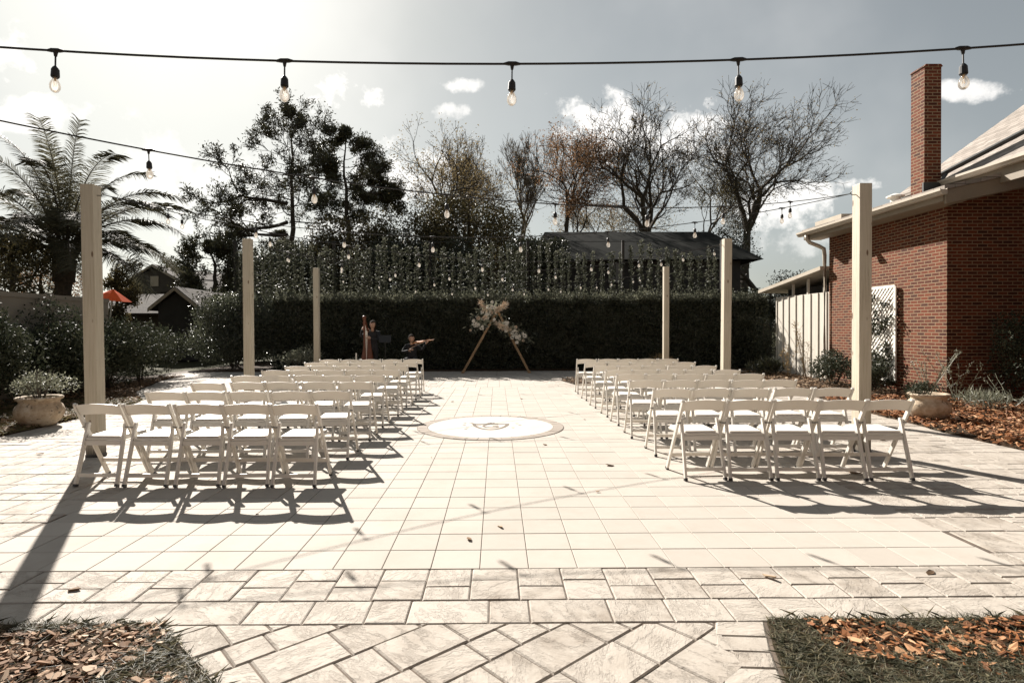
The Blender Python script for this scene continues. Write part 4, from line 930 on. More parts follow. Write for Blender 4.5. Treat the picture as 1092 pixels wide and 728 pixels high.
blob_tree('broadleaf_tree', 'brown green tree beyond the fence at the left edge', (X50(18, 22), 22, 0), 4.2, 1.6, 5.0, 'olive_leaf', 9000, 0.13, 12, nb=18)
blob_tree('broadleaf_tree', 'reddish brown tree beside the palm trunk beyond the fence', (X50(50, 26), 26, 0), 3.4, 1.4, 4.4, 'rust_leaf', 5000, 0.11, 13, nb=16)
blob_tree('broadleaf_tree', 'olive tree beyond the fence right of the palm trunk', (X50(127, 27), 27, 0), 1.9, 1.6, 4.7, 'olive_leaf', 5000, 0.13, 14, nb=16)
blob_tree('broadleaf_tree', 'dark tree in the far distance between the houses and the pines', (X50(290, 55), 55, 0), 8, 2, 9.0, 'dark_leaf', 9000, 0.3, 15, nb=18)
blob_tree('broadleaf_tree', 'low dark tree peeking over the annex roof', (X50(858, 40), 40, 0), 4.6, 1.5, 5.0, 'dark_leaf', 7000, 0.18, 16, nb=16)
blob_tree('broadleaf_tree', 'low bushy tree in the gap between barn and annex', (X50(820, 30), 30, 0), 4.0, 0.4, 3.6, 'dark_leaf', 8000, 0.14, 17, nb=16)
blob_tree('broadleaf_tree', 'tall dark bush filling the space behind the hedge under the second left post', (X50(265, 26), 26, 0), 4.2, 0.4, 3.4, 'dark_leaf', 10000, 0.13, 18, nb=18)

def pine(label, loc, H, R0, clear, seed, N=30000, dens=26, extra=(), gaps=0.0, group=None):
    random.seed(seed); r_ = np.random.default_rng(seed); o = empty('pine_tree', loc); tag(o, label, 'tree', group)
    tr, br, tips = [], [], []
    p = Vector((0, 0, 0)); pos = []
    for i in range(16):
        q_ = p + Vector((random.gauss(0, .10), random.gauss(0, .10), H * 0.97 / 16)); r1 = 0.36 * (1 - i / 17.5); tr.append((*p, *q_, r1, 0.36 * (1 - (i + 1) / 17.5))); p = q_; pos.append(Vector(p))
    segs_mesh('trunk', tr, 'bark', o, 8)
    prm = dict(wob=0.20, up=0.06, ang=0.60, ratio=0.62, side=0.6, rmin=0.022, kids=2, extra=0.5, taper=0.6, leaf_lvl=1, n=4)
    for k in range(dens):
        f = clear + (1 - clear) * (k / dens); h = f * H; b0 = pos[min(15, int(f * 16))].copy(); b0.z = h
        a = k * 2.4 + random.uniform(-0.5, 0.5); prof = math.sin(min(1, (f - clear) / (1 - clear) * 0.85 + 0.22) * math.pi) ** 0.7
        L_ = R0 * prof * random.uniform(0.55, 1.15) * 0.62; d = Vector((math.cos(a), math.sin(a), random.uniform(-0.15, 0.45)))
        grow(br, tips, b0, d, L_, 0.11 * (1.1 - f), 3, prm)
    for (a, h, L_, el) in extra:
        grow(br, tips, Vector((0, 0, h)), Vector((math.cos(a), math.sin(a), el)), L_, 0.16, 4, prm | dict(up=0.03, ratio=0.6))
    segs_mesh('branches', br, 'bark', o, 4)
    T_ = np.array(tips); k = r_.integers(0, len(T_), N); P = T_[k] + r_.normal(0, 0.14, (N, 3)) * np.array([1.1, 1.1, 0.7]) + np.array([0, 0, 0.1])
    leaves('foliage', P, 0.30, 0.085, 'pine_leaf', o, dirs=np.array([0, 0, 0.35]))
    return o
pine('tall open pine with an airy rounded top, left of the pair', (X50(308, 47), 47, 0), 19.6, 4.6, 0.52, 101, 15000, 22, extra=((3.3, 11.5, 3.6, 0.05), (3.0, 10.0, 3.4, -0.05), (2.9, 9.0, 2.8, -0.05)))
pine('tall dense dark pine, right of the pair', (X50(381, 45), 45, 0), 16.8, 3.4, 0.54, 202, 22000, 26, extra=((0.1, 11.8, 1.8, 0.05),))
pine('shorter dark pine between the houses and the tall pair', (X50(228, 43), 43, 0), 7.9, 3.0, 0.35, 303, 12000, 16)
pine('dark pine with drooping limbs behind the taller pair', (X50(300, 56), 56, 0), 11.0, 3.4, 0.4, 404, 6000, 14)

# feather palm
def palm(loc):
    random.seed(77); o = empty('palm_tree', loc); tag(o, 'big feather palm with arching fronds beyond the left fence', 'tree')
    H = 4.75; tr = []
    for i in range(14):
        z0_, z1_ = H * i / 14, H * (i + 1) / 14; r_ = 0.30 + 0.10 * (i > 9) + random.uniform(-0.02, 0.02); tr.append((0.02 * i, 0, z0_, 0.02 * (i + 1), 0, z1_, r_, r_ * 1.06))
    segs_mesh('trunk', tr, 'palm_trunk', o, 10)
    nf = 36
    for k in range(nf):
        a = k * 2.399 + random.uniform(-0.15, 0.15); f = k / nf
        el = R(84 - 78 * f + random.uniform(-6, 6)); Lf = random.uniform(4.9, 5.7) * (1.0 if f < 0.75 else 0.85)
        d = Vector((math.cos(a) * math.cos(el), math.sin(a) * math.cos(el), math.sin(el))); p = Vector((0.28 + 0.1 * math.cos(a), 0.1 * math.sin(a), H)); pts = [p.copy()]; n = 16
        for i in range(n):
            d = (d + Vector((0, 0, -1)) * (0.062 + 0.085 * (i / n)) * (1.1 if el > 1.0 else 0.9)).normalized(); p = p + d * Lf / n; pts.append(p.copy())
        sg = [(*pts[i], *pts[i + 1], 0.035 * (1 - i / n) + 0.006, 0.035 * (1 - (i + 1) / n) + 0.006) for i in range(n)]
        V = []
        for i in range(2, n):
            for s_ in range(8):
                t_ = s_ / 8; b0 = pts[i].lerp(pts[i + 1], t_) if i < n else pts[i]; dr = (pts[i + 1] - pts[i]).normalized(); sd = dr.cross(Vector((0, 0, 1))).normalized()
                fl = (i + t_) / n; ll = 0.80 * math.sin(min(1, fl * 1.15 + 0.12) * math.pi * 0.86) ** 0.6 + 0.1
                for sgn in (-1, 1):
                    e = (sd * sgn * 0.85 + dr * 0.55 + Vector((0, 0, random.uniform(-0.35, 0.25)))).normalized(); drop = Vector((0, 0, -0.16 * ll)); wv = dr * 0.014
                    q1 = b0 + e * ll * 0.55; q2 = b0 + e * ll + drop
                    V.append([b0 - wv, b0 + wv, q1 + wv, q2, q1 - wv])
        fr_o = np_mesh('frond', np.array([[list(x_) for x_ in q5] for q5 in V]), [(0, 1, 2, 3, 4)], 'palm_leaf', o)
        segs_mesh('midrib', sg, 'palm_trunk', fr_o, 4)
    return o
palm((X50(66, 24), 24, 0))

# ------------------------------------------------------------------ posts
posts = {}
for key, x, y, lab, lean in [('a', -4.66, 6.78, 'cream painted square post nearest on the left, behind the front chairs', (0.012, 0.0)), ('b', 4.27, 6.78, 'cream painted square post nearest on the right, behind the front chairs', (-0.002, 0)),
                       ('c', -4.62, 10.87, 'cream painted square post in the middle of the left line', (0.004, 0)), ('d', 4.32, 10.97, 'cream painted square post in the middle of the right line', (-0.010, 0)),
                       ('e', -4.97, 16.1, 'cream painted square post farthest away on the left', (0.004, 0)), ('f', 4.65, 16.0, 'cream painted square post farthest away on the right', (-0.004, 0)),
                       ]:
    o = empty('timber_post', (x, y, 0)); tag(o, lab, 'post', 'timber posts carrying the string lights')
    m_ = MB(); w2 = 0.072; hh = 3.14
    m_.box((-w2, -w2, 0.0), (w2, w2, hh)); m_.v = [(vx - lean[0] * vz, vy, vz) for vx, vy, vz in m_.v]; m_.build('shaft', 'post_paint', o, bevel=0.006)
    m_ = MB(); m_.box((-w2 - 0.004, -w2 - 0.004, 0), (w2 + 0.004, w2 + 0.004, 0.035)); m_.build('base_bracket', 'rubber', o)
    m_ = MB(); s_ = 1 if x < 0 else -1; xh = s_ * (w2 + 0.002) - lean[0] * 3.02; m_.tube([(xh - s_ * 0.004, 0, 3.02), (xh + s_ * 0.05, 0, 3.02), (xh + s_ * 0.065, 0, 3.045), (xh + s_ * 0.05, 0, 3.06)], 0.006, 6); m_.build('hook', 'metal', o)
    posts[key] = Vector((x + s_ * 0.14 - lean[0] * 3.0, y, 3.03))
# the nearest left post carries a thin seam plate and bracket marks

# ------------------------------------------------------------------ string lights
posts['g'] = Vector((-4.5, 2.56, 2.95)); posts['h'] = Vector((4.5, 2.56, 2.96))
for key, lab in (('g', 'left'), ('h', 'right')):
    o = empty('timber_post', (posts[key].x - (0.14 if key == 'g' else -0.14), 2.56, 0)); tag(o, 'cream painted square post beside the camera on the ' + lab, 'post', 'timber posts carrying the string lights')
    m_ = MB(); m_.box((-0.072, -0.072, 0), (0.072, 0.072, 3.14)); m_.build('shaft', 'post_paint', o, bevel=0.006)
# one lamp drop: socket with its clamp, and bulb under it
mk = MB(); mk.tube([(-0.045, 0, 0.0), (-0.02, 0, 0.002), (0.02, 0, 0.002), (0.045, 0, 0.0)], [0.006, 0.012, 0.012, 0.006], 8)
mk.tube([(0, 0, 0.006), (0, 0, -0.03)], [0.014, 0.007], 8); mk.tube([(0, 0, -0.025), (0, 0, -0.085)], 0.0042, 6)
mk.tube([(0, 0, -0.080), (0, 0, -0.088), (0, 0, -0.098), (0, 0, -0.135), (0, 0, -0.142)], [0.006, 0.013, 0.019, 0.021, 0.0175], 12)
sock = mk.build('socket', 'rubber', smooth=False)
mk = MB(); mk.lathe([(0.0125, -0.140), (0.0125, -0.150), (0.017, -0.158), (0.0235, -0.172), (0.026, -0.186), (0.0245, -0.200), (0.018, -0.212), (0.009, -0.219), (0.0005, -0.221)], 16); bulb = mk.build('bulb', 'bulb_glass', smooth=True)
mk = MB(); mk.tube([(0.004, 0, -0.142), (0.010, 0, -0.168), (0.006, 0, -0.19), (0, 0, -0.166), (-0.006, 0, -0.19), (-0.010, 0, -0.168), (-0.004, 0, -0.142)], 0.0014, 4); mk.tube([(0, 0, -0.140), (0, 0, -0.162)], [0.006, 0.003], 8); fila = mk.build('filament', 'filament')
sock_me, bulb_me, fil_me = sock.data, bulb.data, fila.data
for me in (sock_me, bulb_me, fil_me): me.transform(Matrix.Scale(0.82, 4))
for o in (sock, bulb, fila): bpy.data.objects.remove(o)
def string(a, b_, sag, label, first=0.5, step=1.0, rad=0.0048):
    a, b_ = Vector(a), Vector(b_); o = empty('string_lights', a); tag(o, label, 'string lights', 'festoon lights strung between the posts')
    L = (b_ - a).length; P_ = lambda t_: a.lerp(b_, t_) - Vector((0, 0, 4 * sag * t_ * (1 - t_))); n = 40
    m_ = MB(); m_.tube([P_(i / n) - a for i in range(n + 1)], rad, 6); m_.build('cord', 'rubber', o, smooth=True)
    s_ = first; yaw = math.atan2(b_.y - a.y, b_.x - a.x)
    while s_ < L - 0.1:
        p = P_(s_ / L) - a; k = bpy.data.objects.new('socket', sock_me); COL.objects.link(k); k.parent = o; k.location = p
        k.rotation_euler = (random.uniform(-.04, .04), random.uniform(-.05, .05), yaw)
        bl = bpy.data.objects.new('bulb', bulb_me); COL.objects.link(bl); bl.parent = k
        fl = bpy.data.objects.new('filament', fil_me); COL.objects.link(fl); fl.parent = k
        s_ += step
random.seed(5)
string(posts['g'], posts['h'], 0.32, 'nearest string of clear bulbs crossing the sky above everything', first=0.59, step=0.995)
string(posts['g'], posts['b'], 0.47, 'string of bulbs rising from the near left to the nearest right post', first=1.57, step=1.0)
string(posts['a'], posts['b'], 0.50, 'string of bulbs straight across between the two nearest visible posts', first=0.75, step=1.02)
string(posts['a'], posts['d'], 0.52, 'string of bulbs from the nearest left post to the middle right post', first=0.8, step=1.0)
string(posts['c'], posts['d'], 0.50, 'string of bulbs straight across between the two middle posts', first=0.6, step=1.0)
string(posts['c'], posts['f'], 0.52, 'string of bulbs from the middle left post to the farthest right post', first=0.6, step=1.0)
string(posts['e'], posts['f'], 0.50, 'farthest string of bulbs, in front of the ivy wall', first=0.6, step=1.0)

# ------------------------------------------------------------------ folding chairs
def make_chair():
    c = empty('folding_chair')
    for s_ in (-1, 1):
        m_ = MB(); x = 0.212 * s_; m_.bar((x * 1.005, 0.235, 0.018), (x, -0.205, 0.765), 0.022, 0.040)
        lg = m_.build('long_leg', 'resin', c, bevel=0.004)
        m_ = MB(); m_.tube([(x, -0.203, 0.755), (x, -0.213, 0.775)], [0.019, 0.013], 8); m_.build('tip', 'resin', lg)
        m_ = MB(); m_.bar((x * 1.005, 0.245, 0.0), (x * 1.005, 0.2335, 0.021), 0.026, 0.044); m_.build('foot_cap', 'cap', lg)
    for s_ in (-1, 1):
        m_ = MB(); xa, xb = 0.196 * s_, 0.180 * s_
        m_.bar((xa, -0.225, 0.020), (xb, -0.075, 0.560), 0.024, 0.036); m_.tube([(xb - 0.012, -0.072, 0.562), (xb + 0.012, -0.072, 0.562)], 0.018, 10)
        lg = m_.build('short_leg', 'resin', c, bevel=0.0035)
        m_ = MB(); xo_ = xa + s_ * 0.024; m_.tube([(xb, -0.092, 0.535), (xb + s_ * 0.047, -0.092, 0.535)], 0.0075, 8); m_.build('pivot_bolt', 'metal', lg)
        m_ = MB(); m_.bar((xa, -0.231, 0.0), (xa, -0.2245, 0.022), 0.028, 0.040); m_.build('foot_cap', 'cap', lg)
    # curved backrest with arched top and bottom edges
    m_ = MB(); n = 14; vs = []
    for i in range(n + 1):
        t_ = -1 + 2 * i / n; x = 0.203 * t_; arch = 0.020 * (1 - t_ * t_); cv = -0.022 * (1 - t_ * t_)
        for (z_, yo) in ((0.655 + arch * 0.85, 0.0), (0.757 + arch, -0.006)):
            yb = -0.205 + (0.765 - z_) * 0.589
            vs += [(x, yb + cv + yo - 0.008, z_), (x, yb + cv + yo + 0.008, z_)]
    fs = []
    for i in range(n):
        a_ = 4 * i; b_ = 4 * (i + 1)
        fs += [(a_, b_, b_ + 2, a_ + 2), (a_ + 1, a_ + 3, b_ + 3, b_ + 1), (a_ + 2, b_ + 2, b_ + 3, a_ + 3), (a_, a_ + 1, b_ + 1, b_)]
    fs += [(0, 2, 3, 1), (4 * n, 4 * n + 1, 4 * n + 3, 4 * n + 2)]
    m_.add(vs, fs); m_.build('backrest', 'resin', c, bevel=0.003)
    # seat: frame with padded top
    m_ = MB(); m_.prism([(-0.168, -0.125), (0.168, -0.125), (0.192, 0.262), (0.17, 0.285), (-0.17, 0.285), (-0.192, 0.262)], 0.414, 0.438, 'z'); st_ = m_.build('seat', 'resin', c, bevel=0.004)
    m_ = MB(); m_.prism([(-0.155, -0.112), (0.155, -0.112), (0.178, 0.255), (0.158, 0.272), (-0.158, 0.272), (-0.178, 0.255)], 0.4385, 0.458, 'z'); m_.build('cushion', 'seat_pad', st_, bevel=0.009)
    m_ = MB(); m_.box((-0.172, -0.134, 0.368), (0.172, -0.112, 0.412)); m_.build('seat_rail', 'resin', c, bevel=0.003)
    m_ = MB(); m_.box((-0.186, -0.216, 0.085), (0.186, -0.200, 0.120)); m_.build('rear_stretcher', 'resin', c, bevel=0.003)
    m_ = MB(); m_.box((-0.206, 0.142, 0.150), (0.206, 0.160, 0.188)); m_.build('front_stretcher', 'resin', c, bevel=0.003)
    return c
chair = make_chair(); CP = Proto(chair); first = True
LX = [-1.885, -2.35, -2.815, -3.28, -3.745]; RXs = [2.0, 2.45, 2.90, 3.35, 3.80]
LY = [5.66 + 1.085 * k for k in range(8)]; RYs = [5.80, 6.87, 7.90, 8.93, 9.80, 10.84, 11.90, 13.1]
ROWN = ['nearest', 'second', 'third', 'fourth', 'fifth', 'sixth', 'seventh', 'farthest']
SEATN = ['on the aisle', 'second from the aisle', 'third from the aisle', 'fourth from the aisle', 'outermost']
random.seed(99)
for side, xs, ys in (('left', LX, LY), ('right', RXs, RYs)):
    for r_i, y in enumerate(ys):
        sh = random.uniform(-0.02, 0.02)
        for s_i, x in enumerate(xs):
            dx = 0.07 if (side == 'right' and r_i == 1 and s_i >= 3) else 0
            loc = (x + sh + dx + random.uniform(-0.012, 0.012), y + random.uniform(-0.045, 0.045), 0.003); rz = R(random.gauss(0, 2.2))
            if first: o = chair; o.location = loc; o.rotation_euler = (0, 0, rz); first = False
            else: o = CP.dup(loc, rz)
            tag(o, f'white folding chair {SEATN[s_i]} in the {ROWN[r_i]} row, {side} of the aisle', 'chair', f'white folding chairs {side} of the aisle')

# ------------------------------------------------------------------ flower pots
def planter(loc, label, s_):
    o = empty('planter', loc); tag(o, label, 'planter'); o.scale = (s_, s_, s_)
    m_ = MB(); m_.lathe([(0.0, 0.0), (0.19, 0.0), (0.215, 0.02), (0.27, 0.08), (0.315, 0.16), (0.325, 0.23), (0.30, 0.30), (0.262, 0.34), (0.255, 0.365), (0.275, 0.39), (0.305, 0.405), (0.31, 0.43), (0.29, 0.445), (0.265, 0.43), (0.24, 0.38), (0.0, 0.37)], 32)
    m_.build('pot', 'terracotta', o, smooth=True)
    m_ = MB(); m_.lathe([(0.0, 0.395), (0.15, 0.395), (0.25, 0.385)], 20); m_.build('soil', 'soil', o)
planter((-6.97, 8.9, 0.02), 'wide weathered clay pot with a bushy plant at the patio edge on the left', 0.98)
planter((6.80, 9.1, 0.02), 'wide weathered clay pot at the patio edge by the brick building', 0.92)
shrub('potted_shrub', 'bushy grey green plant growing in the left clay pot', (-6.97, 8.9, 0.40), 0.70, 0.6, 0.56, 'grey_leaf', 1500, 0.045, 0.018, 'plant', gaps=0.3, stems=14, stem_mat='bark_grey')
random.seed(3)
stem_plant('leggy twiggy plant growing in the right clay pot', (6.85, 9.15, 0.38), 0.75, 8, 0.55, 'grey_leaf', 0.04, leafn=8)
shrub('potted_shrub', 'small blue grey clump on the left side of the right clay pot', (6.66, 9.1, 0.38), 0.3, 0.3, 0.24, 'shrub_leaf', 300, 0.06, 0.02, 'plant', stems=4)

# ------------------------------------------------------------------ wedding arch and flowers
ar = empty('wedding_arch', (-0.02, 19.25, 0)); tag(ar, 'triangular wooden ceremony arch standing in front of the hedge', 'arch')
apex = (0.07, 0, 2.18)
for p, q_ in (((-1.10, 0, 0.02), (0.10, 0, 2.16)), ((1.07, 0, 0.02), (-0.02, 0, 2.16))):
    m_ = MB(); m_.bar(p, q_, 0.045, 0.075, (0, 1, 0)); lg = m_.build('leg', 'arch_wood', ar, bevel=0.005)
    m_ = MB(); m_.bar((p[0], -0.35, 0.025), (p[0], 0.30, 0.025), 0.09, 0.05); m_.build('foot', 'arch_wood', lg)
def spray(label, cs, n_f, n_l, plume):
    o = empty('flower_spray', (-0.02, 19.15, 0)); tag(o, label, 'flowers')
    for k in range(n_f):
        c, r_, = cs[k % len(cs)]; p = Vector(c) + Vector((random.gauss(0, r_), random.gauss(-0.08, 0.05), random.gauss(0, r_))); s_ = random.uniform(0.045, 0.085)
        V = []
        for j in range(34):                       # petals in a spiral cup
            a = j * 2.4; el = 1.35 - j * 0.034; d = Vector((math.cos(a) * math.cos(el), -math.sin(el), math.sin(a) * math.cos(el))); sd = d.cross(Vector((0.3, -1, 0.2))).normalized(); rr = s_ * (0.35 + 0.65 * j / 34)
            e = p + d * rr; V.append([p, p + d * rr * 0.7 + sd * s_ * 0.45, e, p + d * rr * 0.7 - sd * s_ * 0.45])
        np_mesh('bloom', np.array([[list(v) for v in q4] for q4 in V]), [(0, 1, 2, 3)], 'flower_white' if random.random() < 0.82 else 'flower_blush', o)
    P = np.concatenate([np.array(c)[None] + rng.normal(0, 1, (n_l // len(cs), 3)) * np.array([r_ * 1.5, 0.09, r_ * 1.4]) for c, r_ in cs]); leaves('greenery', P, 0.16, 0.04, 'grey_leaf', o)
    for a, b_ in plume:
        pts = [np.array(a) + (np.array(b_) - np.array(a)) * t_ for t_ in np.linspace(0, 1, 120)]; dd = np.array(b_) - np.array(a)
        leaves('pampas_plume', np.array(pts) + rng.normal(0, 0.03, (120, 3)), 0.14, 0.02, 'flower_blush', o, dirs=dd / np.linalg.norm(dd) * 2)
random.seed(12)
spray('white flower cluster with pampas plumes on the top left of the arch', [((-0.62, 0, 1.62), 0.09), ((-0.40, 0, 1.78), 0.12), ((-0.28, 0, 1.95), 0.12), ((-0.10, 0, 2.08), 0.10)], 34, 260, [((-0.02, -0.1, 2.02), (0.30, -0.15, 2.26)), ((-0.05, -0.1, 2.0), (0.26, -0.1, 2.18)), ((-0.3, -0.1, 2.0), (-0.5, -0.1, 2.3))])
spray('smaller white flower cluster hanging across the right leg of the arch', [((0.25, 0, 1.55), 0.07), ((0.42, 0, 1.40), 0.10), ((0.62, 0, 1.25), 0.12), ((0.85, 0, 1.12), 0.12)], 26, 200, [((0.45, -0.1, 1.42), (0.02, -0.15, 1.62)), ((0.5, -0.1, 1.4), (0.12, -0.15, 1.50))])

# ------------------------------------------------------------------ musicians
def body(name, verts, edges, radii, mat, parent, sub=2):
    me = bpy.data.meshes.new(name); me.from_pydata([tuple(v) for v in verts], edges, []); o = bpy.data.objects.new(name, me); COL.objects.link(o)
    md_ = o.modifiers.new('skin', 'SKIN'); lay = me.skin_vertices[0].data
    for i, r_ in enumerate(radii): lay[i].radius = (r_, r_) if not isinstance(r_, tuple) else r_
    lay[0].use_root = True
    s2_ = o.modifiers.new('sub', 'SUBSURF'); s2_.levels = sub; s2_.render_levels = sub
    bpy.context.view_layer.update(); m2 = bpy.data.meshes.new_from_object(o.evaluated_get(bpy.context.evaluated_depsgraph_get())); bpy.data.objects.remove(o); bpy.data.meshes.remove(me)
    m2.materials.clear(); m2.name = name; return link_mesh(name, m2, mat, parent, True)
def head_parts(parent, c, fwd, long_hair=True):
    c = Vector(c); fwd = Vector(fwd).normalized(); rt = fwd.cross(Vector((0, 0, 1))).normalized()
    bm = bmesh.new(); bmesh.ops.create_icosphere(bm, subdivisions=3, radius=0.108)
    for v in bm.verts:
        x, y, z_ = v.co; z_ *= 1.12; k = max(0, -z_) / 0.12; x *= 0.82 * (1 - 0.22 * k); y *= 0.95
        f_ = y                                    # local +y is forward
        if f_ > 0.06 and abs(x) < 0.02 and -0.035 < z_ < 0.02: y += 0.018
        if f_ > 0.05 and 0.0 < z_ < 0.025 and 0.02 < abs(x) < 0.05: y -= 0.008
        v.co = (x, y, z_)
    for e in (-1, 1):
        r_ = bmesh.ops.create_icosphere(bm, subdivisions=1, radius=0.022)
        for v in r_['verts']: v.co = (v.co.x * 0.4 + e * 0.092, v.co.y * 0.7 - 0.005, v.co.z * 1.2)
    me = bpy.data.meshes.new('head'); bm.to_mesh(me); bm.free()
    M = Matrix((rt, fwd, Vector((0, 0, 1)))).transposed().to_4x4(); M.translation = c; me.transform(M); hd = link_mesh('head', me, 'skin', parent, True)
    for nm, loc_, sc_, mt in (('eye', (0.034, 0.088, 0.010), (0.013, 0.008, 0.009), 'hair'), ('eye', (-0.034, 0.088, 0.010), (0.013, 0.008, 0.009), 'hair'), ('mouth', (0, 0.090, -0.058), (0.022, 0.008, 0.006), 'flower_blush')):
        bm = bmesh.new(); bmesh.ops.create_icosphere(bm, subdivisions=2, radius=1); me = bpy.data.meshes.new(nm)
        for v in bm.verts: v.co = (v.co.x * sc_[0] + loc_[0], v.co.y * sc_[1] + loc_[1], v.co.z * sc_[2] + loc_[2])
        bm.to_mesh(me); bm.free(); me.transform(M); link_mesh(nm, me, mt, hd, True)
    bm = bmesh.new(); bmesh.ops.create_icosphere(bm, subdivisions=3, radius=0.122)
    dl = [v for v in bm.verts if v.co.y > 0.045 and v.co.z < 0.055]; bmesh.ops.delete(bm, geom=dl, context='VERTS')
    for v in bm.verts:
        v.co.x *= 0.86; v.co.z *= 1.12; v.co.y -= 0.012
        if long_hair and v.co.z < -0.02: v.co.z *= 2.0; v.co.y -= 0.01
    me = bpy.data.meshes.new('hair'); bm.to_mesh(me); bm.free(); me.transform(M); link_mesh('hair', me, 'hair', hd, True)
def hand(parent, wrist, d, up, curl=0.9, side=1):
    """palm, four fingers and a thumb along d; up = back of the hand"""
    w_ = Vector(wrist); d = Vector(d).normalized(); up = Vector(up); up = (up - d * up.dot(d)).normalized(); rt = d.cross(up) * side
    V, E, Rr = [w_, w_ + d * 0.05], [(0, 1)], [0.024, (0.034, 0.018)]
    for k, (o_, L_) in enumerate(((-0.030, 0.072), (-0.010, 0.082), (0.011, 0.078), (0.030, 0.060))):
        b0 = w_ + d * 0.085 + rt * o_; i0 = len(V); V.append(b0); E.append((1, i0)); Rr.append(0.0105); dd = d.copy(); p = b0
        for j in range(3):
            dd = (dd - up * curl * 0.5).normalized(); p = p + dd * L_ / 3; V.append(p); E.append((i0 + j, i0 + j + 1)); Rr.append(0.0092 - j * 0.0008)
    i0 = len(V); b0 = w_ + d * 0.035 - rt * 0.036; V.append(b0); E.append((0, i0)); Rr.append(0.013); p = b0
    for j in range(2): p = p + (d * 0.7 - rt * 0.7 - up * 0.35 * (j + 0.4)).normalized() * 0.032; V.append(p); E.append((i0 + j, i0 + j + 1)); Rr.append(0.0105)
    return body('hand', V, E, Rr, 'skin', parent, 1)
def person(loc, label, J, head, fwd, hands, rz=0.0, hair=True):
    o = empty('person', loc, rz); tag(o, label, 'person')
    names = list(J.keys()); V = [Vector(J[n_][0]) for n_ in names]; Rr = [J[n_][1] for n_ in names]; ix = {n_: i for i, n_ in enumerate(names)}
    E = [(ix[a], ix[b_]) for a, b_ in (('pelvis', 'waist'), ('waist', 'chest'), ('chest', 'neck'), ('chest', 'sl'), ('sl', 'el'), ('el', 'wl'), ('chest', 'sr'), ('sr', 'er'), ('er', 'wr'), ('pelvis', 'hl'), ('hl', 'kl'), ('kl', 'al'), ('al', 'tl'), ('pelvis', 'hr'), ('hr', 'kr'), ('kr', 'ar'), ('ar', 'tr'))]
    body('body', V, E, Rr, 'black_cloth', o)
    m_ = MB(); nk = Vector(J['neck'][0]); m_.tube([nk - Vector((0, 0, 0.04)), nk + (Vector(head) - nk) * 0.6], [0.055, 0.048], 12); m_.build('neck', 'skin', o, smooth=True)
    head_parts(o, head, fwd, hair)
    for wn, d, up, cu_ in hands: hand(o, J[wn][0], d, up, cu_, 1 if wn == 'wl' else -1)
    return o
# harpist standing behind the harp (faces the camera), and a seated violinist
HX, HY = (390.5 - 530) / 620 * 17.6, 17.6
person((HX + 0.14, HY + 0.30, 0), 'harpist in black standing behind the harp with both hands on the strings',
       dict(pelvis=((0, 0, 0.90), (0.15, 0.11)), waist=((0, 0, 1.06), (0.125, 0.095)), chest=((0, 0.0, 1.27), (0.155, 0.11)), neck=((0, -0.02, 1.42), 0.055),
            sl=((-0.175, 0, 1.34), 0.058), el=((-0.33, -0.16, 1.20), 0.045), wl=((-0.25, -0.34, 1.42), 0.030), sr=((0.175, 0, 1.34), 0.058), er=((0.22, -0.2, 1.12), 0.045), wr=((0.02, -0.32, 1.16), 0.030),
            hl=((-0.09, 0, 0.84), 0.10), kl=((-0.10, -0.02, 0.48), 0.065), al=((-0.10, 0.02, 0.10), 0.042), tl=((-0.11, -0.14, 0.035), 0.035), hr=((0.09, 0, 0.84), 0.10), kr=((0.10, -0.02, 0.48), 0.065), ar=((0.10, 0.02, 0.10), 0.042), tr=((0.11, -0.14, 0.035), 0.035)),
       (0.01, -0.05, 1.58), (-0.2, -1, -0.15), [('wl', (0.35, -0.2, 0.5), (-0.6, -0.6, 0.2), 0.7), ('wr', (-0.6, -0.3, 0.2), (0.2, -0.7, 0.5), 0.7)])
hp = empty('harp', (HX, HY, 0)); tag(hp, 'reddish brown concert harp standing before the hedge', 'harp')
m_ = MB(); m_.box((-0.26, -0.28, 0.0), (0.26, 0.20, 0.10)); m_.build('base', 'harp_wood', hp, bevel=0.015)
m_ = MB(); m_.add([(-0.24, 0.02, 0.1), (0.24, 0.02, 0.1), (0.24, 0.20, 0.1), (-0.24, 0.20, 0.1), (-0.05, 0.25, 1.38), (0.05, 0.25, 1.38), (0.05, 0.33, 1.38), (-0.05, 0.33, 1.38)], [(0, 3, 2, 1), (4, 5, 6, 7), (0, 1, 5, 4), (1, 2, 6, 5), (2, 3, 7, 6), (3, 0, 4, 7)]); m_.build('soundbox', 'harp_wood', hp, bevel=0.01)
m_ = MB(); m_.lathe([(0.055, 0.1), (0.06, 0.16), (0.032, 0.22), (0.028, 1.55), (0.045, 1.62), (0.03, 1.68), (0.055, 1.76), (0.07, 1.80), (0.03, 1.84), (0.0, 1.85)], 14, (0, -0.22, 0)); m_.build('column', 'harp_wood', hp, smooth=True)
m_ = MB(); m_.tube([(0, -0.22, 1.72), (0.0, -0.08, 1.66), (0.0, 0.06, 1.50), (0, 0.18, 1.42), (0, 0.28, 1.42)], [0.045, 0.04, 0.035, 0.04, 0.05], 8); m_.build('neck', 'harp_wood', hp, smooth=True)
m_ = MB()
for k in range(20):
    t_ = k / 19; m_.tube([(0.0, -0.14 + 0.36 * t_, 1.66 - 0.24 * t_), (0.0, 0.06 + 0.20 * t_, 0.25 + 1.0 * t_)], 0.0015, 3)
m_.build('strings', 'flower_white', hp)
VX, VY = (439 - 530) / 620 * 17.9, 17.9
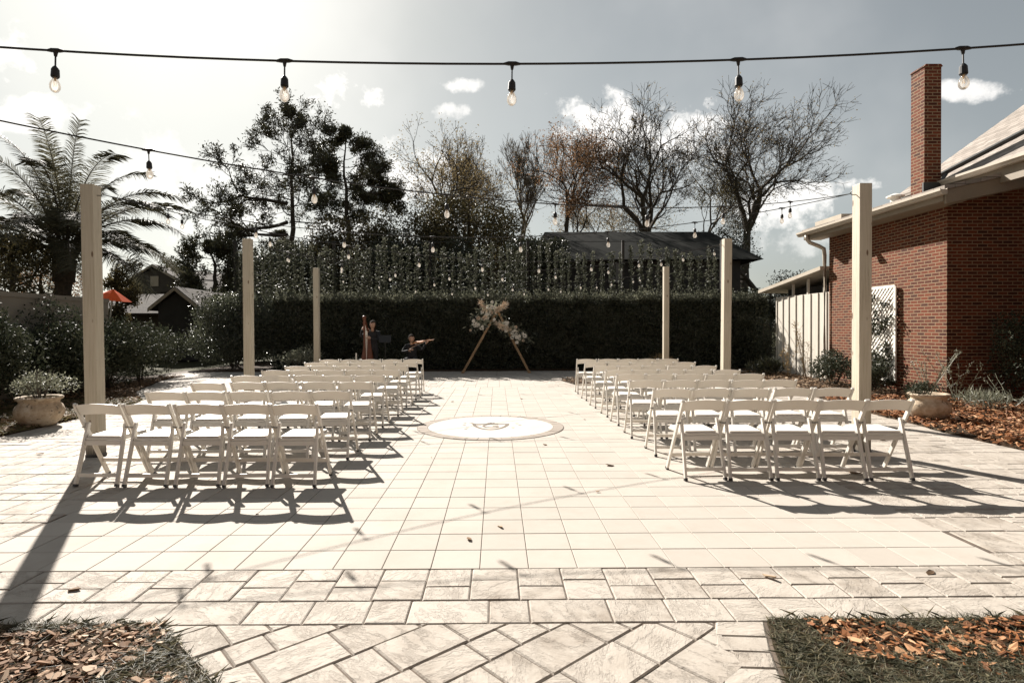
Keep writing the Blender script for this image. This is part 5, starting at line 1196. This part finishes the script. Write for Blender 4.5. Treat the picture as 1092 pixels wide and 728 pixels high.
person((VX, VY, 0), 'seated violinist in black playing with the violin held out to the right',
       dict(pelvis=((0, 0.05, 0.50), (0.15, 0.12)), waist=((0, 0.04, 0.66), (0.125, 0.10)), chest=((0, 0.0, 0.86), (0.155, 0.11)), neck=((0, -0.02, 1.00), 0.055),
            sl=((0.175, 0, 0.93), 0.058), el=((0.34, -0.14, 0.80), 0.045), wl=((0.46, -0.22, 1.00), 0.030), sr=((-0.175, 0, 0.93), 0.058), er=((-0.26, -0.18, 0.74), 0.045), wr=((-0.04, -0.36, 0.80), 0.030),
            hl=((0.10, 0.0, 0.50), 0.10), kl=((0.17, -0.42, 0.50), 0.065), al=((0.17, -0.38, 0.10), 0.042), tl=((0.19, -0.53, 0.035), 0.035), hr=((-0.10, 0.0, 0.50), 0.10), kr=((-0.17, -0.42, 0.50), 0.065), ar=((-0.17, -0.38, 0.10), 0.042), tr=((-0.19, -0.53, 0.035), 0.035)),
       (0.0, -0.03, 1.15), (0.35, -1, -0.1), [('wl', (0.3, -0.1, 0.25), (0.5, -0.2, -0.5), 1.2), ('wr', (0.7, -0.3, 0.3), (0, -0.6, 0.6), 0.9)], hair=False)
vi = empty('violin', (VX + 0.06, VY - 0.12, 1.03)); tag(vi, 'violin held under the chin of the seated player', 'violin')
m_ = MB(); pr = [(0, 0.05), (0.07, 0.085), (0.14, 0.06), (0.19, 0.045), (0.24, 0.06), (0.30, 0.075), (0.35, 0.03)]; poly = pr + [(x, -y) for x, y in pr[::-1]]
m_.prism(poly, -0.02, 0.02, 'z'); bo = m_.build('body', 'violin_wood', vi, bevel=0.004)
m_ = MB(); m_.bar((0.34, 0, 0.02), (0.64, 0, 0.02), 0.03, 0.02, (0, 1, 0)); m_.tube([(0.64, 0, 0.015), (0.68, 0, 0.03), (0.66, 0, 0.05)], 0.012, 6); m_.build('neck', 'violin_wood', vi)
vi.rotation_euler = (0.3, -0.10, -0.22)
bw = empty('violin_bow', (VX - 0.02, VY - 0.42, 0.86)); tag(bw, 'thin violin bow in the hand of the seated player', 'bow'); m_ = MB(); m_.tube([(0, 0, 0), (0.62, 0.15, 0.30)], 0.006, 5); m_.build('stick', 'violin_wood', bw)
m_ = MB(); m_.tube([(0.0, 0, -0.02), (0.62, 0.15, 0.275)], 0.002, 3); m_.build('hair_ribbon', 'flower_white', bw)
sto = empty('stool', (VX, VY + 0.08, 0)); tag(sto, 'plain dark stool under the seated violinist', 'stool'); m_ = MB(); m_.lathe([(0, 0.38), (0.17, 0.38), (0.18, 0.40), (0.17, 0.42), (0, 0.42)], 18); m_.build('seat', 'rubber', sto)
for k in range(4):
    a = k * math.pi / 2 + 0.78; m_ = MB(); m_.bar((0.11 * math.cos(a), 0.11 * math.sin(a), 0.379), (0.18 * math.cos(a), 0.18 * math.sin(a), 0), 0.025, 0.025); m_.build('leg', 'rubber', sto)
ms = empty('music_stand', ((411 - 530) / 620 * 17.6, 17.6, 0)); tag(ms, 'black music stand between the harp and the violinist', 'music stand')
m_ = MB(); m_.bar((0, -0.06, 1.04), (0, 0.02, 1.26), 0.36, 0.012); m_.build('desk', 'rubber', ms); m_ = MB(); m_.tube([(0, 0, 0.12), (0, 0, 1.1)], 0.012, 8); m_.build('pole', 'rubber', ms)
for k in range(3):
    a = k * 2.094 + 0.5; m_ = MB(); m_.tube([(0, 0, 0.22), (0.28 * math.cos(a), 0.28 * math.sin(a), 0.01)], 0.009, 6); m_.build('leg', 'rubber', ms)
cd = empty('candle_stand', ((380 - 530) / 620 * 17.2, 17.2, 0)); tag(cd, 'slim white candle on a stand left of the harp', 'candle')
m_ = MB(); m_.tube([(0, 0, 0.42), (0, 0, 0.74)], 0.022, 10); m_.build('candle', 'flower_white', cd); m_ = MB(); m_.lathe([(0, 0), (0.12, 0), (0.10, 0.02), (0.015, 0.04), (0.015, 0.39), (0.04, 0.42), (0, 0.42)], 14); m_.build('holder', 'metal', cd)
